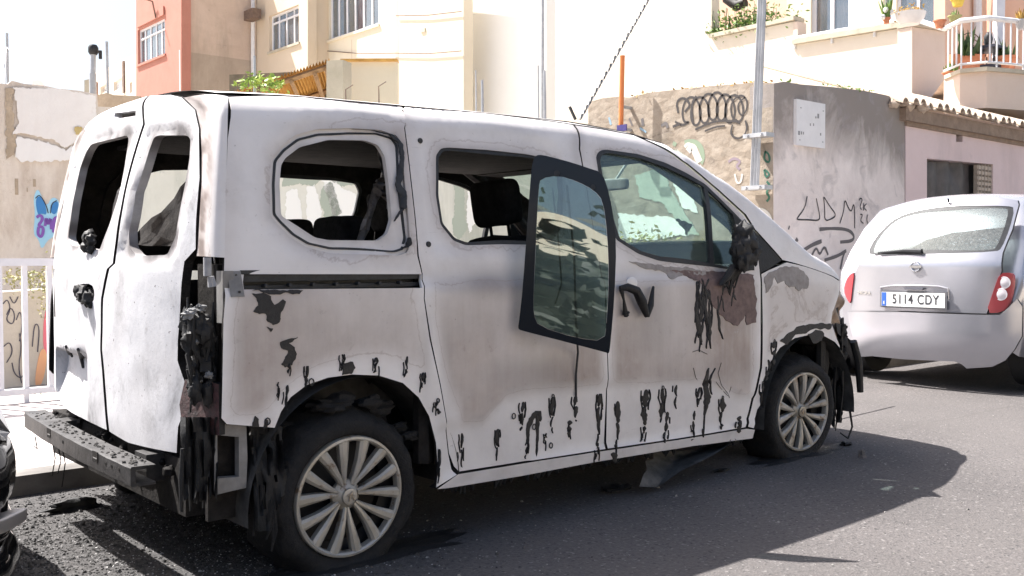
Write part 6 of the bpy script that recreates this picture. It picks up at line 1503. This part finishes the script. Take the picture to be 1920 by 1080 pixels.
text('plate_characters','5114 CDY',.105,plate_pt(.022,0,.0165),Lx,Vector((0,0,1)),mat('plate_black',(.03,.03,.035),.5),lp,sx=.76,bold=.0010,sp=1.14)
text('country_letter','E',.034,plate_pt(-.240,-.03,.0168),Lx,Vector((0,0,1)),mat('plate_letter_white',(.8,.8,.8),.5),lp)
CHR=mat('chrome',(.55,.56,.58),.15,1)
c=onM(1718,500); cc=fM(*c,-.006); Mq=Matrix.Translation(cc)@Nn.to_track_quat('Z','Y').to_matrix().to_4x4()
b=MB(); b.tube([Mq@Vector((.036*math.cos(q*math.pi/12),.036*math.sin(q*math.pi/12),.004)) for q in range(25)],.0055,8,cap=False)
P=[cc+Lx*a+Vector((0,0,h))+Nn*d for d in (.002,.010) for a,h in ((-.048,-.009),(.048,-.009),(.048,.009),(-.048,.009))]; b.add(P,[(3,2,1,0),(4,5,6,7),(0,1,5,4),(1,2,6,5),(2,3,7,6),(3,0,4,7)]); b.build('badge',CHR,tg)
c=onM(1621,549); text('model_lettering','MICRA',.034,fM(*c,-.004),(fM(c[0]-.05,c[1])-fM(c[0]+.05,c[1])),Vector((0,0,1)),CHR,tg,sx=1.3,bold=.0006)
b=MB(); c=onM(1716,541); cc=fM(*c,-.008); P=[cc+Lx*a+Vector((0,0,h))+Nn*d for d in (.0,.02) for a,h in ((-.07,-.008),(.07,-.008),(.085,.010),(-.085,.010))]; b.add(P,[(3,2,1,0),(4,5,6,7),(0,1,5,4),(1,2,6,5),(2,3,7,6),(3,0,4,7)]); b.build('tailgate_handle',mat('grey_shadow_plastic',(.10,.10,.12),.5),tg,0)
b=MB(); b.tube([fM(*onM(x,y),-.008) for x,y in ((1652,545),(1652,539),(1670,536),(1716,535),(1760,537),(1778,541),(1779,560))],.006,6); b.build('recess_rim',SILV,tg)
b=MB(); b.tube([fM(*onM(x,y),-.03) for x,y in ((1732,471),(1700,470),(1650,474))],[.02,.014,.007],7); b.tube([fM(*onM(x,y),-.012) for x,y in ((1732,474),(1690,475),(1640,476))],[.010,.007,.005],6); b.build('rear_wiper',SEAL,tg)
b=MB(); c=fM(*onM(1780,380),-.01); b.tube([c,c+Vector((-.01,0,.03))],.010,8); b.build('washer_jet',SEAL,tg)
b=MB(); b.tube([fM(*onM(1680,596),-.001),fM(*onM(1700,600),-.003),fM(*onM(1714,596),-.001)],[.006,.014,.006],8); b.build('tow_cover',SILV,mc)
def hwM(z): return lerpt([(.2,.78),(.35,.815),(.6,.83),(.85,.82),(.95,.795),(1.1,.735),(1.3,.665),(1.45,.60),(1.6,.52)],z)
st=[(.20,.70,.86,.30),(.24,.93,.93,.26),(.34,1.12,.97,.24),(.46,1.33,.99,.24),(.60,1.48,1,.24),(.85,1.535,1,.24),(1.3,1.55,1,.24),(1.8,1.53,1,.24),(2.2,1.42,1,.24),(2.6,1.18,1,.24),(2.8,1.02,1,.24),(3.2,.93,.97,.24),(3.5,.80,.88,.26),(3.62,.62,.75,.3)]
shell(MM,st,hwM,[SILV],mc)
b=MB(); 
for sg_ in (-1,1):
    vs=[MM@Vector((w_,sg_*(hwM(z)+.006),z)) for w_,z in ((.55,1.02),(.72,1.36),(1.25,1.43),(1.3,1.0))]; b.add(vs,[(0,1,2,3)]); vs=[MM@Vector((w_,sg_*(hwM(z)+.006),z)) for w_,z in ((1.38,1.0),(1.33,1.43),(1.85,1.40),(2.35,1.12),(2.4,.99))]; b.add(vs,[(0,1,2,3,4)])
b.build('side_window',mat('dark_car_glass',(.02,.025,.03),.05),mc,0)
for w_ in (.62,3.0):
    for sg_ in (-1,1): simple_wheel(MM,w_,sg_*.80,.29,mc,sg_)
for w_ in (.62,3.0):
    for sg_ in (-1,1):
        b=MB(); Mw=MM@Matrix.Translation((w_,sg_*.826,.30))@Matrix.Rotation(R_(90),4,'X'); b.lathe([(0,0),(.345,0),(.345,.004*sg_)],40,Mw); b.build('wheel_arch',CHAR,mc)
b=MB(); P=[MM@Vector(v) for v in ((.25,-.6,.26),(.25,.6,.26),(3.2,.6,.26),(3.2,-.6,.26),(.25,-.6,.36),(.25,.6,.36))]; b.add(P,[(0,1,2,3),(0,4,5,1)]); b.tube([MM@Vector((.12,.35,.24)),MM@Vector((.5,.35,.25))],.03,10); b.build('underbody',CHAR,mc)
b=MB(); p=MM@Vector((1.0,-.45,1.53)); b.tube([atX(1872,282,7.2)*0+MM@Vector((2.0,-.5,1.50)),MM@Vector((1.45,-.5,1.98))],.005,5); b.build('aerial',SEAL,mc)
# black car behind, front corner only
KX,KY=-.93,.98; KM=Matrix.Translation((KX,KY,0))@Matrix.Rotation(R_(180),4,'Z')
kc=thing('black_car',(KX,KY,0),'glossy black car cut off by the left edge, only its front corner in view','car')
BLK=m_noisy('glossy_black_paint',(.006,.006,.007),(.010,.010,.011),3,.08,.02,.002,spec=.8)
def hwK(z): return lerpt([(.15,.80),(.3,.85),(.6,.86),(.8,.84),(.95,.80),(1.2,.70),(1.42,.56)],z)
st=[(.0,.44,.52,.20),(.04,.52,.70,.18),(.12,.60,.84,.17),(.25,.68,.93,.17),(.45,.78,.98,.17),(.9,.88,1,.17),(1.2,.93,1,.17),(1.6,1.20,1,.17),(2.0,1.40,1,.17),(2.6,1.44,1,.17),(3.2,1.38,1,.17),(3.7,1.1,1,.17),(4.1,.9,.9,.2)]
shell(KM,st,hwK,[BLK],kc)
def hK(w_,z,t): # corner ribbon on front
    return KM@Vector((w_,t,z))
for sg_ in (-1,1):
    b=MB(); vs=[KM@Vector(v) for v in ((.03,sg_*.50,.58),(.10,sg_*.66,.62),(.26,sg_*.80,.68),(.42,sg_*.855,.74),(.36,sg_*.855,.64),(.16,sg_*.76,.55),(.06,sg_*.62,.50),(.00,sg_*.48,.50))]; b.add(vs,[tuple(range(8))]); b.build('headlight',mat('headlamp_glass_'+str(sg_+2),(.12,.12,.13),.06,spec=.8),kc,0)
    pth=[(-.02,.0),(.0,.30),(.03,.50),(.09,.66),(.20,.79),(.36,.855),(.5,.87)]
    for nm,zz,hh,ww,m_ in (('bumper_lip',.13,.075,.045,BLK),('bumper_lip',.235,.022,.035,BLK),('bumper_skin',.40,.105,.04,BLK)):
        b=MB(); vs=[];fs=[]; n=14; pf=[]
        for a_,c_ in zip(pth,pth[1:]):
            for t in range(4): pf.append((a_[0]+(c_[0]-a_[0])*t/4,a_[1]+(c_[1]-a_[1])*t/4))
        pf=chaikin(pf,1,False)
        for i,(w_,u) in enumerate(pf):
            q0=pf[max(0,i-1)]; q1=pf[min(len(pf)-1,i+1)]; dx,dy=q1[0]-q0[0],q1[1]-q0[1]; l=math.hypot(dx,dy); ox,oy=-dy/l,dx/l
            for k_ in range(n):
                q=2*math.pi*k_/n; vs.append(KM@Vector((w_+ox*ww*math.cos(q),sg_*(u+oy*ww*math.cos(q)),zz+hh*math.sin(q))))
        for i in range(len(pf)-1):
            for k_ in range(n): fs.append((i*n+k_,i*n+(k_+1)%n,(i+1)*n+(k_+1)%n,(i+1)*n+k_))
        b.add(vs,fs); b.build(nm,m_,kc,60)
    b=MB(); rbox(b,(-.03,-.13,-.022),(.03,.13,.022),.02,KM@Matrix.Translation((.10,sg_*.70,.275))@Matrix.Rotation(sg_*R_(-48),4,'Z')); b.build('fog_trim',mat('satin_silver_'+str(sg_+2),(.40,.38,.37),.35,.6),kc)
b=MB(); vs=[KM@Vector(v) for v in ((-.004,-.42,.26),(-.004,.42,.26),(-.004,.42,.40),(-.004,-.42,.40))]; b.add(vs,[(0,1,2,3)]); b.build('grille',CHAR,kc,0)
for w_ in (.80,3.3):
    for sg_ in (-1,1): simple_wheel(KM,w_,sg_*.87,.31,kc,sg_)
b=MB(); vs=[KM@Vector((w_,sg_*(hwK(z)+.005),z)) for sg_ in (-1,) for w_,z in ((1.5,.95),(2.0,1.3),(3.2,1.3),(3.6,.97))]; b.add(vs,[(0,1,2,3)]); vs=[KM@Vector((w_,(hwK(z)+.005),z)) for w_,z in ((1.5,.95),(2.0,1.3),(3.2,1.3),(3.6,.97))]; b.add(vs,[(0,1,2,3)]); b.build('side_window',mat('dark_car_glass2',(.02,.025,.03),.05),kc,0)
